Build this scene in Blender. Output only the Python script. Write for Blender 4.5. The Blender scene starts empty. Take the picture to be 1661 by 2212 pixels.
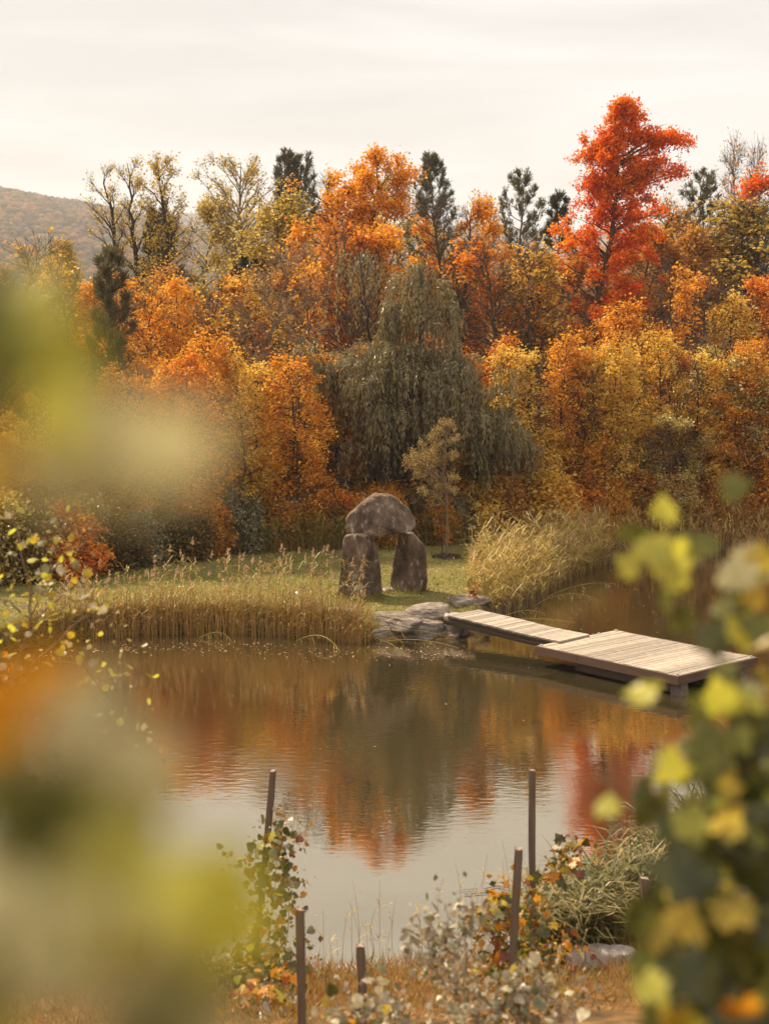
import bpy, math, random
import numpy as np
from mathutils import Vector, Matrix, Quaternion
S = bpy.context.scene
COL = S.collection
rad = math.radians

# ------------------------------------------------------------------ camera, sky, sun, exposure
PITCH = math.atan(354 / 3073)
FPX, CU, CV, HC = 3073.0, 830.5, 1106.0, 6.75
cd = bpy.data.cameras.new('camera'); cam = bpy.data.objects.new('camera', cd); COL.objects.link(cam)
cam.location = (0, 0, HC); cam.rotation_euler = (math.pi / 2 - PITCH, 0, 0)
cd.sensor_fit = 'VERTICAL'; cd.sensor_height = 36; cd.lens = 50.0; cd.clip_start = 0.05; cd.clip_end = 9000
cd.dof.use_dof = True; cd.dof.focus_distance = 35.5; cd.dof.aperture_fstop = 2.2
S.camera = cam
W = bpy.data.worlds.new('World'); S.world = W; W.use_nodes = True
SUN_EL, SUN_AZ = rad(47), rad(-48)      # azimuth measured from +Y towards +X; the sun stands back left
nt = W.node_tree; nt.nodes.clear()
def N(nt, t, **k):
    n = nt.nodes.new(t)
    for a, b in k.items(): setattr(n, a, b)
    return n
wo = N(nt, 'ShaderNodeOutputWorld'); bg = N(nt, 'ShaderNodeBackground'); bg.inputs[1].default_value = 0.1
sky = N(nt, 'ShaderNodeTexSky', sky_type='NISHITA', sun_disc=False); sky.sun_elevation = SUN_EL; sky.sun_rotation = SUN_AZ
tc = N(nt, 'ShaderNodeTexCoord'); mp = N(nt, 'ShaderNodeMapping'); mp.inputs['Scale'].default_value = (1.2, 1.2, 9.0); mp.inputs['Rotation'].default_value = (0.0, 0.09, 0)
nz = N(nt, 'ShaderNodeTexNoise'); nz.inputs['Scale'].default_value = 2.1; nz.inputs['Detail'].default_value = 5; nz.inputs['Roughness'].default_value = .5; nz.inputs['Distortion'].default_value = .5
cr = N(nt, 'ShaderNodeValToRGB'); cr.color_ramp.elements[0].position = .36; cr.color_ramp.elements[0].color = (2.62, 2.49, 2.36, 1)
cr.color_ramp.elements[1].position = .60; cr.color_ramp.elements[1].color = (3.52, 3.42, 3.27, 1)
mx = N(nt, 'ShaderNodeMix', data_type='RGBA'); mx.inputs[0].default_value = .93
L = nt.links.new
L(tc.outputs['Generated'], mp.inputs[0]); L(mp.outputs[0], nz.inputs['Vector']); L(nz.outputs['Fac'], cr.inputs[0])
sxw = N(nt, 'ShaderNodeSeparateXYZ'); L(tc.outputs['Generated'], sxw.inputs[0])     # an overcast sky is brighter overhead than at the horizon
gr_ = N(nt, 'ShaderNodeMath', operation='MULTIPLY_ADD', use_clamp=False); gr_.inputs[1].default_value = .95; gr_.inputs[2].default_value = .97
mxz = N(nt, 'ShaderNodeMath', operation='MAXIMUM'); mxz.inputs[1].default_value = 0; L(sxw.outputs[2], mxz.inputs[0]); L(mxz.outputs[0], gr_.inputs[0])
vs = N(nt, 'ShaderNodeVectorMath', operation='SCALE'); L(cr.outputs[0], vs.inputs[0]); L(gr_.outputs[0], vs.inputs['Scale'])
L(sky.outputs[0], mx.inputs['A']); L(vs.outputs[0], mx.inputs['B']); L(mx.outputs['Result'], bg.inputs[0]); L(bg.outputs[0], wo.inputs[0])
sd = bpy.data.lights.new('sun', 'SUN'); sd.energy = 3.4; sd.angle = rad(5); sd.color = (1, .83, .58)
sun = bpy.data.objects.new('sun', sd); COL.objects.link(sun); sun.location = (-20, 30, 40)
sv = Vector((math.sin(SUN_AZ) * math.cos(SUN_EL), math.cos(SUN_AZ) * math.cos(SUN_EL), math.sin(SUN_EL)))
sun.rotation_euler = sv.to_track_quat('Z', 'Y').to_euler()
S.view_settings.view_transform = 'Standard'; S.view_settings.look = 'None'; S.view_settings.exposure = 1.25; S.view_settings.gamma = 1
S.view_settings.use_curve_mapping = False
S.render.engine = 'CYCLES'; c = S.cycles
c.use_denoising = True; c.max_bounces = 7; c.diffuse_bounces = 3; c.glossy_bounces = 3; c.transmission_bounces = 4; c.transparent_max_bounces = 8
c.volume_bounces = 0; c.caustics_reflective = False; c.caustics_refractive = False; c.sample_clamp_indirect = 6

# ------------------------------------------------------------------ picture to place: where a sight line meets a level or a distance
_c, _s = math.cos(PITCH), math.sin(PITCH)
def sight(u, v):
    x = (u - CU) / FPX; z = -(v - CV) / FPX
    return np.array([x, _c + z * _s, -_s + z * _c])
def at(u, v, z=0.0):
    d = sight(u, v); return np.array([0, 0, HC]) + d * ((z - HC) / d[2])
def dep(u, v, Y):
    d = sight(u, v); return np.array([0, 0, HC]) + d * (Y / d[1])
def proj(P):
    P = np.asarray(P, float); x, y, z = P[..., 0], P[..., 1], P[..., 2] - HC
    f = y * _c - z * _s; up = y * _s + z * _c
    return np.stack([CU + FPX * x / f, CV - FPX * up / f], -1)

# ------------------------------------------------------------------ helpers
def tag(o, label=None, cat=None, group=None, kind=None):
    if label: o['label'] = label
    if cat: o['category'] = cat
    if group: o['group'] = group
    if kind: o['kind'] = kind
    return o
def empty(name, loc, label=None, cat=None, group=None):
    o = bpy.data.objects.new(name, None); COL.objects.link(o); o.location = tuple(loc); o.empty_display_size = .1
    return tag(o, label, cat, group)
def mesh(name, V, F, mat=None, attrs=None, smooth=False):
    V = np.asarray(V, np.float32).reshape(-1, 3)
    if not isinstance(F, list): F = [F]
    F = [np.asarray(f, np.int32) for f in F if len(f)]
    me = bpy.data.meshes.new(name)
    nl = sum(f.size for f in F); npoly = sum(len(f) for f in F)
    me.vertices.add(len(V)); me.vertices.foreach_set('co', V.ravel())
    me.loops.add(nl); me.loops.foreach_set('vertex_index', np.concatenate([f.ravel() for f in F]))
    me.polygons.add(npoly)
    tot = np.concatenate([np.full(len(f), f.shape[1], np.int32) for f in F])
    st = np.concatenate([[0], np.cumsum(tot)[:-1]]).astype(np.int32)
    me.polygons.foreach_set('loop_start', st)
    me.polygons.foreach_set('use_smooth', np.full(npoly, smooth, bool))
    for k, a in (attrs or {}).items():
        at_ = me.attributes.new(k, 'FLOAT', 'POINT'); at_.data.foreach_set('value', np.asarray(a, np.float32))
    me.update(calc_edges=True)
    if mat: me.materials.append(mat)
    return me
def obj(name, me, parent=None, loc=None):
    o = bpy.data.objects.new(name, me); COL.objects.link(o)
    if parent: o.parent = parent
    if loc is not None: o.location = tuple(loc)
    return o
def join(parts):
    V = []; F = []; A = []; n = 0
    for p in parts:
        V.append(p[0]); F.append(p[1] + n); A.append(p[2] if len(p) > 2 else np.zeros(len(p[0]))); n += len(p[0])
    return np.concatenate(V), np.concatenate(F), np.concatenate(A)
def nrm(a): return a / np.maximum(np.linalg.norm(a, axis=-1, keepdims=True), 1e-9)
def rdir(rng, n): return nrm(rng.normal(size=(n, 3)))
def tubes(P, R, sides=5):
    P = np.asarray(P, float); R = np.asarray(R, float)
    n, K = P.shape[:2]
    T = nrm(np.gradient(P, axis=1)); ref = np.where(np.abs(T[:, :1, 2:]) > .9, np.array([1., 0, 0]), np.array([0, 0, 1.]))
    ref = np.broadcast_to(ref, T.shape); B = nrm(np.cross(T, ref)); C = np.cross(T, B)
    a = np.arange(sides) * 2 * math.pi / sides
    V = P[:, :, None] + R[:, :, None, None] * (B[:, :, None] * np.cos(a)[:, None] + C[:, :, None] * np.sin(a)[:, None])
    idx = np.arange(n * K * sides).reshape(n, K, sides)
    i0 = idx[:, :-1]; i1 = idx[:, 1:]
    F = np.stack([i0, np.roll(i0, -1, 2), np.roll(i1, -1, 2), i1], -1).reshape(-1, 4)
    return V.reshape(-1, 3), F
def leafq(rng, C, D, Nn, Ln, Wd, fold=.25, rnd=None):
    n = len(C); Ln = np.broadcast_to(Ln, n)[:, None]; Wd = np.broadcast_to(Wd, n)[:, None]
    B = nrm(np.cross(D, Nn)); Nn = np.cross(B, D)
    V = np.stack([C, C + D * Ln * .5 + B * Wd * .5 + Nn * Wd * fold, C + D * Ln, C + D * Ln * .45 - B * Wd * .5 + Nn * Wd * fold], 1)
    F = np.arange(4 * n).reshape(n, 4)
    r = rng.random(n) if rnd is None else rnd
    return V.reshape(-1, 3), F, np.repeat(r, 4)
def bez(a, b, c_, K):
    t = np.linspace(0, 1, K)[None, :, None]
    return a[:, None] * (1 - t) ** 2 + b[:, None] * 2 * t * (1 - t) + c_[:, None] * t * t
def boxq(lo, hi):
    x0, y0, z0 = lo; x1, y1, z1 = hi
    V = np.array([[x0, y0, z0], [x1, y0, z0], [x1, y1, z0], [x0, y1, z0], [x0, y0, z1], [x1, y0, z1], [x1, y1, z1], [x0, y1, z1]], float)
    F = np.array([[0, 3, 2, 1], [4, 5, 6, 7], [0, 1, 5, 4], [1, 2, 6, 5], [2, 3, 7, 6], [3, 0, 4, 7]])
    return V, F
def fnoise(P, f, seed=0, oct=4):
    r = np.random.default_rng(seed); out = 0; amp = 1
    for o in range(oct):
        s_ = 0
        for k in range(5):
            d = r.normal(size=P.shape[-1]); d /= np.linalg.norm(d)
            s_ = s_ + np.sin((P @ d) * f * r.uniform(.7, 1.4) + r.uniform(0, 6.28))
        out = out + amp * s_ / 5; f *= 2.1; amp *= .5
    return out
def sstep(x, a, b):
    t = np.clip((x - a) / (b - a), 0, 1); return t * t * (3 - 2 * t)

# ------------------------------------------------------------------ materials
def mat_new(name):
    m = bpy.data.materials.new(name); m.use_nodes = True; m.node_tree.nodes.clear()
    o = N(m.node_tree, 'ShaderNodeOutputMaterial'); return m, m.node_tree, o
def ramp(nt, cols, pos=None):
    r = N(nt, 'ShaderNodeValToRGB'); e = r.color_ramp.elements
    pos = pos or [i / (len(cols) - 1) for i in range(len(cols))]
    e[0].position = pos[0]; e[0].color = (*cols[0], 1); e[1].position = pos[-1]; e[1].color = (*cols[-1], 1)
    for p, c_ in zip(pos[1:-1], cols[1:-1]):
        q = e.new(p); q.color = (*c_, 1)
    return r
def foliage(name, cols, trans=.5, gloss=.025, rough=.4, patch=.35, pscale=.9):
    m, nt, o = mat_new(name); L = nt.links.new
    a = N(nt, 'ShaderNodeAttribute', attribute_name='rnd')
    g = N(nt, 'ShaderNodeNewGeometry'); n = N(nt, 'ShaderNodeTexNoise'); n.inputs['Scale'].default_value = pscale; n.inputs['Detail'].default_value = 2
    L(g.outputs['Position'], n.inputs['Vector'])
    q = N(nt, 'ShaderNodeMath', operation='MULTIPLY_ADD'); q.inputs[1].default_value = patch * 2; q.inputs[2].default_value = -patch
    L(n.outputs['Fac'], q.inputs[0])
    s_ = N(nt, 'ShaderNodeMath', operation='ADD'); L(a.outputs['Fac'], s_.inputs[0]); L(q.outputs[0], s_.inputs[1])
    r = ramp(nt, cols); L(s_.outputs[0], r.inputs[0])
    d = N(nt, 'ShaderNodeBsdfDiffuse'); t = N(nt, 'ShaderNodeBsdfTranslucent'); gl = N(nt, 'ShaderNodeBsdfGlossy'); gl.inputs['Roughness'].default_value = rough
    m1 = N(nt, 'ShaderNodeMixShader'); m1.inputs[0].default_value = trans; m2 = N(nt, 'ShaderNodeMixShader'); m2.inputs[0].default_value = gloss
    L(r.outputs[0], d.inputs[0]); L(r.outputs[0], t.inputs[0]); L(d.outputs[0], m1.inputs[1]); L(t.outputs[0], m1.inputs[2])
    L(m1.outputs[0], m2.inputs[1]); L(gl.outputs[0], m2.inputs[2]); L(m2.outputs[0], o.inputs[0])
    return m
def surface(name, cols, scale=3.0, detail=6, rough=.8, bump=.3, bdist=.02, stretch=(1, 1, 1), pos=None, coord='Object', spec=.3, extra=None, bscale=None, vary=0):
    m, nt, o = mat_new(name); L = nt.links.new
    tc = N(nt, 'ShaderNodeTexCoord'); mp = N(nt, 'ShaderNodeMapping'); mp.inputs['Scale'].default_value = stretch
    oi = N(nt, 'ShaderNodeObjectInfo'); off = N(nt, 'ShaderNodeVectorMath', operation='SCALE'); cmb = N(nt, 'ShaderNodeCombineXYZ')
    L(oi.outputs['Random'], cmb.inputs[0]); L(oi.outputs['Random'], cmb.inputs[1]); L(cmb.outputs[0], off.inputs[0]); off.inputs['Scale'].default_value = 37.
    L(tc.outputs[coord], mp.inputs[0]); L(off.outputs[0], mp.inputs['Location'])
    n = N(nt, 'ShaderNodeTexNoise'); n.inputs['Scale'].default_value = scale; n.inputs['Detail'].default_value = detail; n.inputs['Roughness'].default_value = .62
    L(mp.outputs[0], n.inputs['Vector'])
    r = ramp(nt, cols, pos); L(n.outputs['Fac'], r.inputs[0])
    p = N(nt, 'ShaderNodeBsdfPrincipled'); p.inputs['Roughness'].default_value = rough; p.inputs['Specular IOR Level'].default_value = spec
    colout = r.outputs[0]
    if extra:   # (colour, scale, lo, hi) blotches, given several times
        for (c2, sc2, lo, hi) in extra:
            n2 = N(nt, 'ShaderNodeTexNoise'); n2.inputs['Scale'].default_value = sc2; n2.inputs['Detail'].default_value = 5; n2.inputs['Roughness'].default_value = .65
            L(mp.outputs[0], n2.inputs['Vector'])
            mr = N(nt, 'ShaderNodeMapRange'); mr.inputs[1].default_value = lo; mr.inputs[2].default_value = hi; L(n2.outputs['Fac'], mr.inputs[0])
            mm = N(nt, 'ShaderNodeMix', data_type='RGBA'); L(mr.outputs[0], mm.inputs[0]); L(colout, mm.inputs['A']); mm.inputs['B'].default_value = (*c2, 1)
            colout = mm.outputs['Result']
    if vary:
        vv = N(nt, 'ShaderNodeMath', operation='MULTIPLY_ADD'); vv.inputs[1].default_value = vary; vv.inputs[2].default_value = 1 - vary * .55; L(oi.outputs['Random'], vv.inputs[0])
        hs = N(nt, 'ShaderNodeHueSaturation'); L(vv.outputs[0], hs.inputs['Value']); L(colout, hs.inputs['Color']); colout = hs.outputs[0]
    L(colout, p.inputs['Base Color'])
    if bump:
        nb = n
        if bscale:
            nb = N(nt, 'ShaderNodeTexNoise'); nb.inputs['Scale'].default_value = bscale; nb.inputs['Detail'].default_value = 6; L(mp.outputs[0], nb.inputs['Vector'])
        b = N(nt, 'ShaderNodeBump'); b.inputs['Strength'].default_value = bump; b.inputs['Distance'].default_value = bdist
        L(nb.outputs['Fac'], b.inputs['Height']); L(b.outputs[0], p.inputs['Normal'])
    L(p.outputs[0], o.inputs[0]); return m

M = {}
M['orange'] = foliage('orange_leaves', [(.62, .20, .012), (.82, .32, .02), (.90, .45, .04), (.92, .62, .10)])
M['deep_orange'] = foliage('deep_orange_leaves', [(.56, .13, .01), (.76, .23, .015), (.88, .34, .025), (.90, .50, .06)])
M['red'] = foliage('red_leaves', [(.66, .085, .004), (.84, .15, .006), (.90, .25, .01), (.92, .46, .03)], pscale=.35, patch=.6, gloss=.01)
M['gold'] = foliage('golden_leaves', [(.60, .28, .02), (.80, .45, .04), (.88, .60, .09), (.92, .74, .24)])
M['rust'] = foliage('rusty_leaves', [(.32, .13, .02), (.52, .22, .03), (.68, .34, .05), (.76, .48, .10)])
M['olive_gold'] = foliage('olive_gold_leaves', [(.28, .19, .035), (.48, .32, .05), (.64, .45, .08), (.72, .56, .16)])
M['green_gold'] = foliage('green_gold_leaves', [(.20, .15, .03), (.42, .30, .045), (.66, .48, .09), (.80, .68, .26)], gloss=.1)
M['willow'] = foliage('willow_leaves', [(.12, .088, .024), (.22, .165, .045), (.33, .25, .075), (.48, .37, .12)], gloss=.1, trans=.35, patch=.3)
M['pine'] = foliage('pine_needles', [(.07, .062, .028), (.12, .105, .045), (.18, .155, .065), (.25, .21, .09)], trans=.25, gloss=.05)
M['cedar'] = foliage('cedar_sprays', [(.035, .035, .016), (.06, .055, .025), (.085, .075, .03)], trans=.2)
M['larch'] = foliage('larch_needles', [(.50, .33, .08), (.70, .50, .16), (.84, .66, .28)], trans=.4)
M['grey_green'] = foliage('grey_green_leaves', [(.15, .12, .04), (.25, .205, .075), (.37, .31, .13), (.48, .41, .20)], gloss=.1)
M['dark_green'] = foliage('dark_green_leaves', [(.09, .07, .016), (.17, .12, .025), (.30, .17, .03), (.46, .22, .025)], gloss=.05)
M['reed'] = foliage('reed_stalks', [(.34, .19, .045), (.50, .33, .08), (.44, .35, .08), (.62, .45, .14), (.74, .60, .30)], trans=.35, gloss=.03, patch=.25)
M['reed_rust'] = foliage('rusty_reed_stalks', [(.34, .17, .04), (.56, .31, .07), (.68, .44, .12), (.72, .56, .22)], trans=.3, gloss=.05, patch=.2)
M['plume'] = foliage('reed_plumes', [(.42, .24, .13), (.56, .36, .22), (.68, .48, .32)], trans=.4)
M['bank_grass'] = foliage('bank_grass', [(.22, .15, .03), (.40, .27, .05), (.34, .28, .06), (.54, .40, .12)], trans=.35)
M['near_grass'] = foliage('near_grass', [(.16, .085, .02), (.30, .14, .03), (.24, .19, .045), (.48, .30, .10), (.42, .17, .04)], trans=.35, patch=.3, pscale=2)
M['lawn_blades'] = foliage('lawn_blades', [(.11, .11, .022), (.19, .17, .036), (.29, .235, .06)], trans=.3, patch=.3, pscale=.5)
M['near_reed'] = foliage('green_reed_blades', [(.09, .085, .025), (.17, .15, .05), (.27, .23, .09), (.42, .33, .15)], trans=.35, gloss=.03)
M['float_leaf'] = foliage('floating_leaf_litter', [(.22, .07, .02), (.45, .20, .06), (.65, .45, .28)], trans=.1, gloss=.1)
M['vine_mix'] = foliage('mixed_vine_leaves', [(.06, .06, .012), (.16, .13, .03), (.36, .16, .02), (.55, .34, .04), (.22, .07, .015)], trans=.4, patch=.2)
M['silvery'] = foliage('silvery_small_leaves', [(.14, .12, .06), (.26, .21, .13), (.42, .34, .23), (.52, .45, .30)], trans=.3, patch=.2)
M['bark'] = surface('grey_brown_bark', [(.035, .025, .018), (.09, .062, .042), (.16, .12, .085)], 9, stretch=(1, 1, .25), bump=.6, bdist=.03)
M['dark_bark'] = surface('dark_bark', [(.022, .015, .011), (.055, .038, .027), (.10, .07, .05)], 9, stretch=(1, 1, .25), bump=.6, bdist=.03)
M['pale_bark'] = surface('pale_bark', [(.09, .065, .042), (.22, .17, .12), (.36, .29, .21)], 7, stretch=(1, 1, .5), bump=.3)
M['twig'] = surface('twig_bark', [(.10, .06, .035), (.20, .13, .08), (.28, .19, .12)], 12, bump=0)
M['stone'] = surface('weathered_brown_stone', [(.045, .028, .018), (.115, .074, .048), (.19, .13, .088), (.33, .25, .18)], 3.0, 10, .9, 1.0, .09, stretch=(1, 1, .5), pos=[.32, .46, .58, .72],
                     extra=[((.36, .31, .25), 6, .57, .66), ((.045, .026, .018), 1.6, .56, .72), ((.21, .12, .07), 3.1, .60, .74), ((.03, .02, .014), 30, .60, .68), ((.42, .36, .28), 19, .66, .72)], bscale=9)
M['slab'] = surface('pale_layered_rock', [(.06, .043, .03), (.16, .12, .09), (.27, .215, .17), (.42, .355, .29)], 3.6, 10, .85, 1.0, .08, stretch=(1, 1, 4.5), pos=[.3, .45, .58, .75],
                    extra=[((.035, .025, .018), 4, .60, .72)])
M['near_rock'] = surface('pale_boulder', [(.20, .16, .13), (.36, .30, .26), (.50, .44, .39)], 3, 8, .85, .7, .03)
M['deck'] = surface('weathered_deck_wood', [(.21, .165, .125), (.34, .275, .21), (.42, .35, .275), (.52, .445, .36)], 5, 7, .75, .35, .006, vary=.5, stretch=(10, .7, 10), pos=[.28, .45, .58, .75],
                    extra=[((.16, .115, .08), 2.2, .52, .74), ((.10, .07, .05), 7, .64, .72)])
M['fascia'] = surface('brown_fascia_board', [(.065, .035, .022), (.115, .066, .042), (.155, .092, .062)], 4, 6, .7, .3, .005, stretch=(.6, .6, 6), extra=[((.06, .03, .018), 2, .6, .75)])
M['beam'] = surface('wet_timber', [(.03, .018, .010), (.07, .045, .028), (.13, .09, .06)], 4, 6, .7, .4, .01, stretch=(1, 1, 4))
M['grey_timber'] = surface('grey_timber_block', [(.08, .062, .048), (.16, .125, .10), (.24, .195, .155)], 12, 6, .85, .6, .01)
M['post'] = surface('weathered_post', [(.085, .062, .046), (.165, .125, .095), (.25, .195, .15)], 6, 6, .8, .6, .01, stretch=(6, 6, .6))
M['post_top'] = surface('post_end_grain', [(.26, .19, .14), (.42, .32, .25)], 30, 4, .8, .3, .003)
M['metal'] = surface('galvanised_metal', [(.30, .29, .28), (.46, .44, .42)], 8, 3, .4, 0); 
M['black'] = surface('black_plastic', [(.012, .011, .011), (.022, .02, .02)], 5, 2, .25, 0, spec=.5)
M['cap'] = surface('pale_cap', [(.5, .48, .45), (.62, .6, .57)], 5, 2, .4, 0)
M['label_print'] = surface('grey_label_print', [(.10, .095, .09), (.16, .15, .14)], 40, 2, .5, 0)
M['stake'] = surface('dark_green_stake', [(.012, .02, .016), (.022, .03, .026)], 9, 2, .5, 0)
M['mulch'] = surface('bark_mulch', [(.035, .02, .013), (.09, .052, .034), (.15, .09, .06)], 14, 6, .9, .8, .02)
M['ground'] = surface('leaf_strewn_ground', [(.06, .038, .018), (.13, .075, .03), (.24, .125, .045), (.30, .20, .08)], 3.0, 10, .95, .6, .04, coord='Object', pos=[.3, .45, .58, .72])
M['lawn'] = surface('mown_lawn', [(.10, .10, .022), (.16, .145, .032), (.22, .19, .045), (.29, .235, .07)], 1.1, 11, .95, .7, .04, pos=[.3, .45, .56, .7],
                    extra=[((.33, .24, .09), .35, .50, .75)], bscale=22)
M['bank'] = surface('muddy_bank', [(.025, .015, .008), (.07, .04, .018), (.14, .085, .035)], 3, 9, .9, .8, .05)
M['hill_forest'] = foliage('far_wood_in_autumn', [(.035, .034, .016), (.09, .055, .02), (.17, .08, .025), (.23, .11, .03), (.10, .08, .03)], trans=0, gloss=0, patch=.6, pscale=.012)
M['hill'] = surface('hill_ground', [(.10, .07, .03), (.22, .12, .045)], .02, 6, .95, 0)

def terrain_mat():
    m, nt, o = mat_new('terrain'); L = nt.links.new
    g = N(nt, 'ShaderNodeNewGeometry')
    def noi(sc, det, st=(1, 1, 1)):
        mp = N(nt, 'ShaderNodeMapping'); mp.inputs['Scale'].default_value = st; L(g.outputs['Position'], mp.inputs[0]); n = N(nt, 'ShaderNodeTexNoise'); n.inputs['Scale'].default_value = sc; n.inputs['Detail'].default_value = det; n.inputs['Roughness'].default_value = .65; L(mp.outputs[0], n.inputs['Vector']); return n
    def col(n, cols, pos):
        r = ramp(nt, cols, pos); L(n.outputs['Fac'], r.inputs[0]); return r.outputs[0]
    def mixc(f, a, b):
        q = N(nt, 'ShaderNodeMix', data_type='RGBA'); L(f, q.inputs[0]); L(a, q.inputs['A']); L(b, q.inputs['B']); return q.outputs['Result']
    gr = col(noi(3, 10), [(.06, .038, .018), (.13, .075, .03), (.24, .125, .045), (.30, .20, .08)], [.3, .45, .58, .72])
    l1 = col(noi(6, 8), [(.075, .078, .018), (.125, .118, .027), (.175, .155, .036), (.25, .205, .06)], [.3, .45, .56, .7])
    l2 = col(noi(14, 6), [(.17, .135, .04), (.28, .21, .075)], [.35, .65]); big = noi(.38, 4); mr = N(nt, 'ShaderNodeMapRange'); mr.inputs[1].default_value = .42; mr.inputs[2].default_value = .66; mr.inputs[4].default_value = .75; L(big.outputs['Fac'], mr.inputs[0])
    lw = mixc(mr.outputs[0], l1, l2)
    bk = col(noi(5, 9), [(.025, .015, .008), (.08, .045, .02), (.17, .10, .04)], [.3, .5, .7])
    a1 = N(nt, 'ShaderNodeAttribute', attribute_name='lawn'); a2 = N(nt, 'ShaderNodeAttribute', attribute_name='bank')
    c_ = mixc(a2.outputs['Fac'], mixc(a1.outputs['Fac'], gr, lw), bk)
    p = N(nt, 'ShaderNodeBsdfPrincipled'); p.inputs['Roughness'].default_value = .95; p.inputs['Specular IOR Level'].default_value = .15; L(c_, p.inputs['Base Color'])
    b = N(nt, 'ShaderNodeBump'); b.inputs['Strength'].default_value = .8; b.inputs['Distance'].default_value = .04; L(noi(18, 6).outputs['Fac'], b.inputs['Height']); L(b.outputs[0], p.inputs['Normal']); L(p.outputs[0], o.inputs[0]); return m
M['terrain'] = terrain_mat()
def leafmat(name, a, b, trans=.45, gloss=.03):
    m, nt, o = mat_new(name); L = nt.links.new
    tc = N(nt, 'ShaderNodeTexCoord'); n = N(nt, 'ShaderNodeTexNoise'); n.inputs['Scale'].default_value = 2.2; n.inputs['Detail'].default_value = 4
    oi = N(nt, 'ShaderNodeObjectInfo'); ad = N(nt, 'ShaderNodeVectorMath', operation='ADD'); L(tc.outputs['Object'], ad.inputs[0])
    sc = N(nt, 'ShaderNodeVectorMath', operation='SCALE'); cmb = N(nt, 'ShaderNodeCombineXYZ'); L(oi.outputs['Random'], cmb.inputs[0]); L(cmb.outputs[0], sc.inputs[0]); sc.inputs['Scale'].default_value = 50
    L(sc.outputs[0], ad.inputs[1]); L(ad.outputs[0], n.inputs['Vector'])
    r = ramp(nt, [a, b], [.36, .66]); L(n.outputs['Fac'], r.inputs[0])
    d = N(nt, 'ShaderNodeBsdfDiffuse'); t = N(nt, 'ShaderNodeBsdfTranslucent'); gl = N(nt, 'ShaderNodeBsdfGlossy'); gl.inputs['Roughness'].default_value = .38
    m1 = N(nt, 'ShaderNodeMixShader'); m1.inputs[0].default_value = trans; m2 = N(nt, 'ShaderNodeMixShader'); m2.inputs[0].default_value = gloss
    L(r.outputs[0], d.inputs[0]); L(r.outputs[0], t.inputs[0]); L(d.outputs[0], m1.inputs[1]); L(t.outputs[0], m1.inputs[2])
    L(m1.outputs[0], m2.inputs[1]); L(gl.outputs[0], m2.inputs[2]); L(m2.outputs[0], o.inputs[0]); return m
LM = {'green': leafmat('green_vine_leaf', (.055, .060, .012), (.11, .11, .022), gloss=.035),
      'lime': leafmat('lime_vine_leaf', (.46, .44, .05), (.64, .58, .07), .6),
      'close_green': leafmat('bright_green_vine_leaf', (.13, .14, .03), (.25, .25, .055), .6, .02),
      'close_amber': leafmat('orange_vine_leaf', (.60, .26, .008), (.78, .40, .015), .5, .01),
      'cream': leafmat('cream_vine_leaf', (.50, .46, .22), (.66, .60, .32), .6, .03),
      'olive': leafmat('olive_vine_leaf', (.34, .30, .12), (.48, .42, .18), .55),
      'yellow': leafmat('yellow_vine_leaf', (.44, .30, .02), (.66, .48, .04), .5),
      'amber': leafmat('amber_vine_leaf', (.55, .20, .015), (.75, .36, .03), .5),
      'russet': leafmat('russet_leaf', (.16, .045, .015), (.34, .10, .02)),
      'pale': leafmat('pale_leaf_underside', (.40, .34, .20), (.60, .53, .34), .35, .06),
      'greygreen': leafmat('grey_green_leaf', (.14, .135, .05), (.26, .24, .11), .35, .05),
      'silver': leafmat('silvery_dry_leaf', (.24, .185, .12), (.42, .34, .235), .3, .04)}

# ------------------------------------------------------------------ pond outline and terrain
pond = [at(-60, 2150), at(300, 2140), at(600, 2128), at(820, 2115), at(1000, 2098), at(1160, 2090), at(1260, 2030), at(1340, 1950), at(1440, 1880), at(1545, 1800), at(1661, 1720)]
pond = [p[:2] for p in pond] + [np.array(q, float) for q in ((8, 23), (12, 27), (17, 33), (19, 41), (15, 47.6))]
pond += [at(*q)[:2] for q in ((1661, 1186), (1520, 1190), (1400, 1196), (1310, 1212), (1235, 1240), (1180, 1285), (1120, 1325), (1060, 1350), (1015, 1378), (960, 1384), (880, 1386), (790, 1386), (700, 1382), (600, 1372),
                              (480, 1366), (340, 1368), (210, 1376), (90, 1396), (-60, 1425))]
pond += [np.array(q, float) for q in ((-12.5, 27), (-13.5, 22), (-11, 17), (-7, 14.6))]
pond = np.array(pond)
def pond_dist(X, Y):
    """signed distance to the shoreline, positive on land"""
    P = np.stack([X.ravel(), Y.ravel()], -1); best = np.full(len(P), 1e9); ins = np.zeros(len(P), bool)
    for i in range(len(pond)):
        a = pond[i]; b = pond[(i + 1) % len(pond)]; ab = b - a
        t = np.clip(((P - a) @ ab) / (ab @ ab), 0, 1); d = np.linalg.norm(P - a - t[:, None] * ab, axis=1); best = np.minimum(best, d)
        cond = (a[1] > P[:, 1]) != (b[1] > P[:, 1])
        with np.errstate(divide='ignore', invalid='ignore'):
            xi = (b[0] - a[0]) * (P[:, 1] - a[1]) / (b[1] - a[1]) + a[0]
        ins ^= cond & (P[:, 0] < xi)
    return np.where(ins, -best, best).reshape(X.shape)
TLx = [-30, -12, -9, -4.7, 2.5, 6, 9, 14, 30]; TLy = [36, 38.4, 39.8, 43, 45.4, 46.6, 48.3, 49.2, 50]
def treeline(x): return np.interp(x, TLx, TLy)
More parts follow.
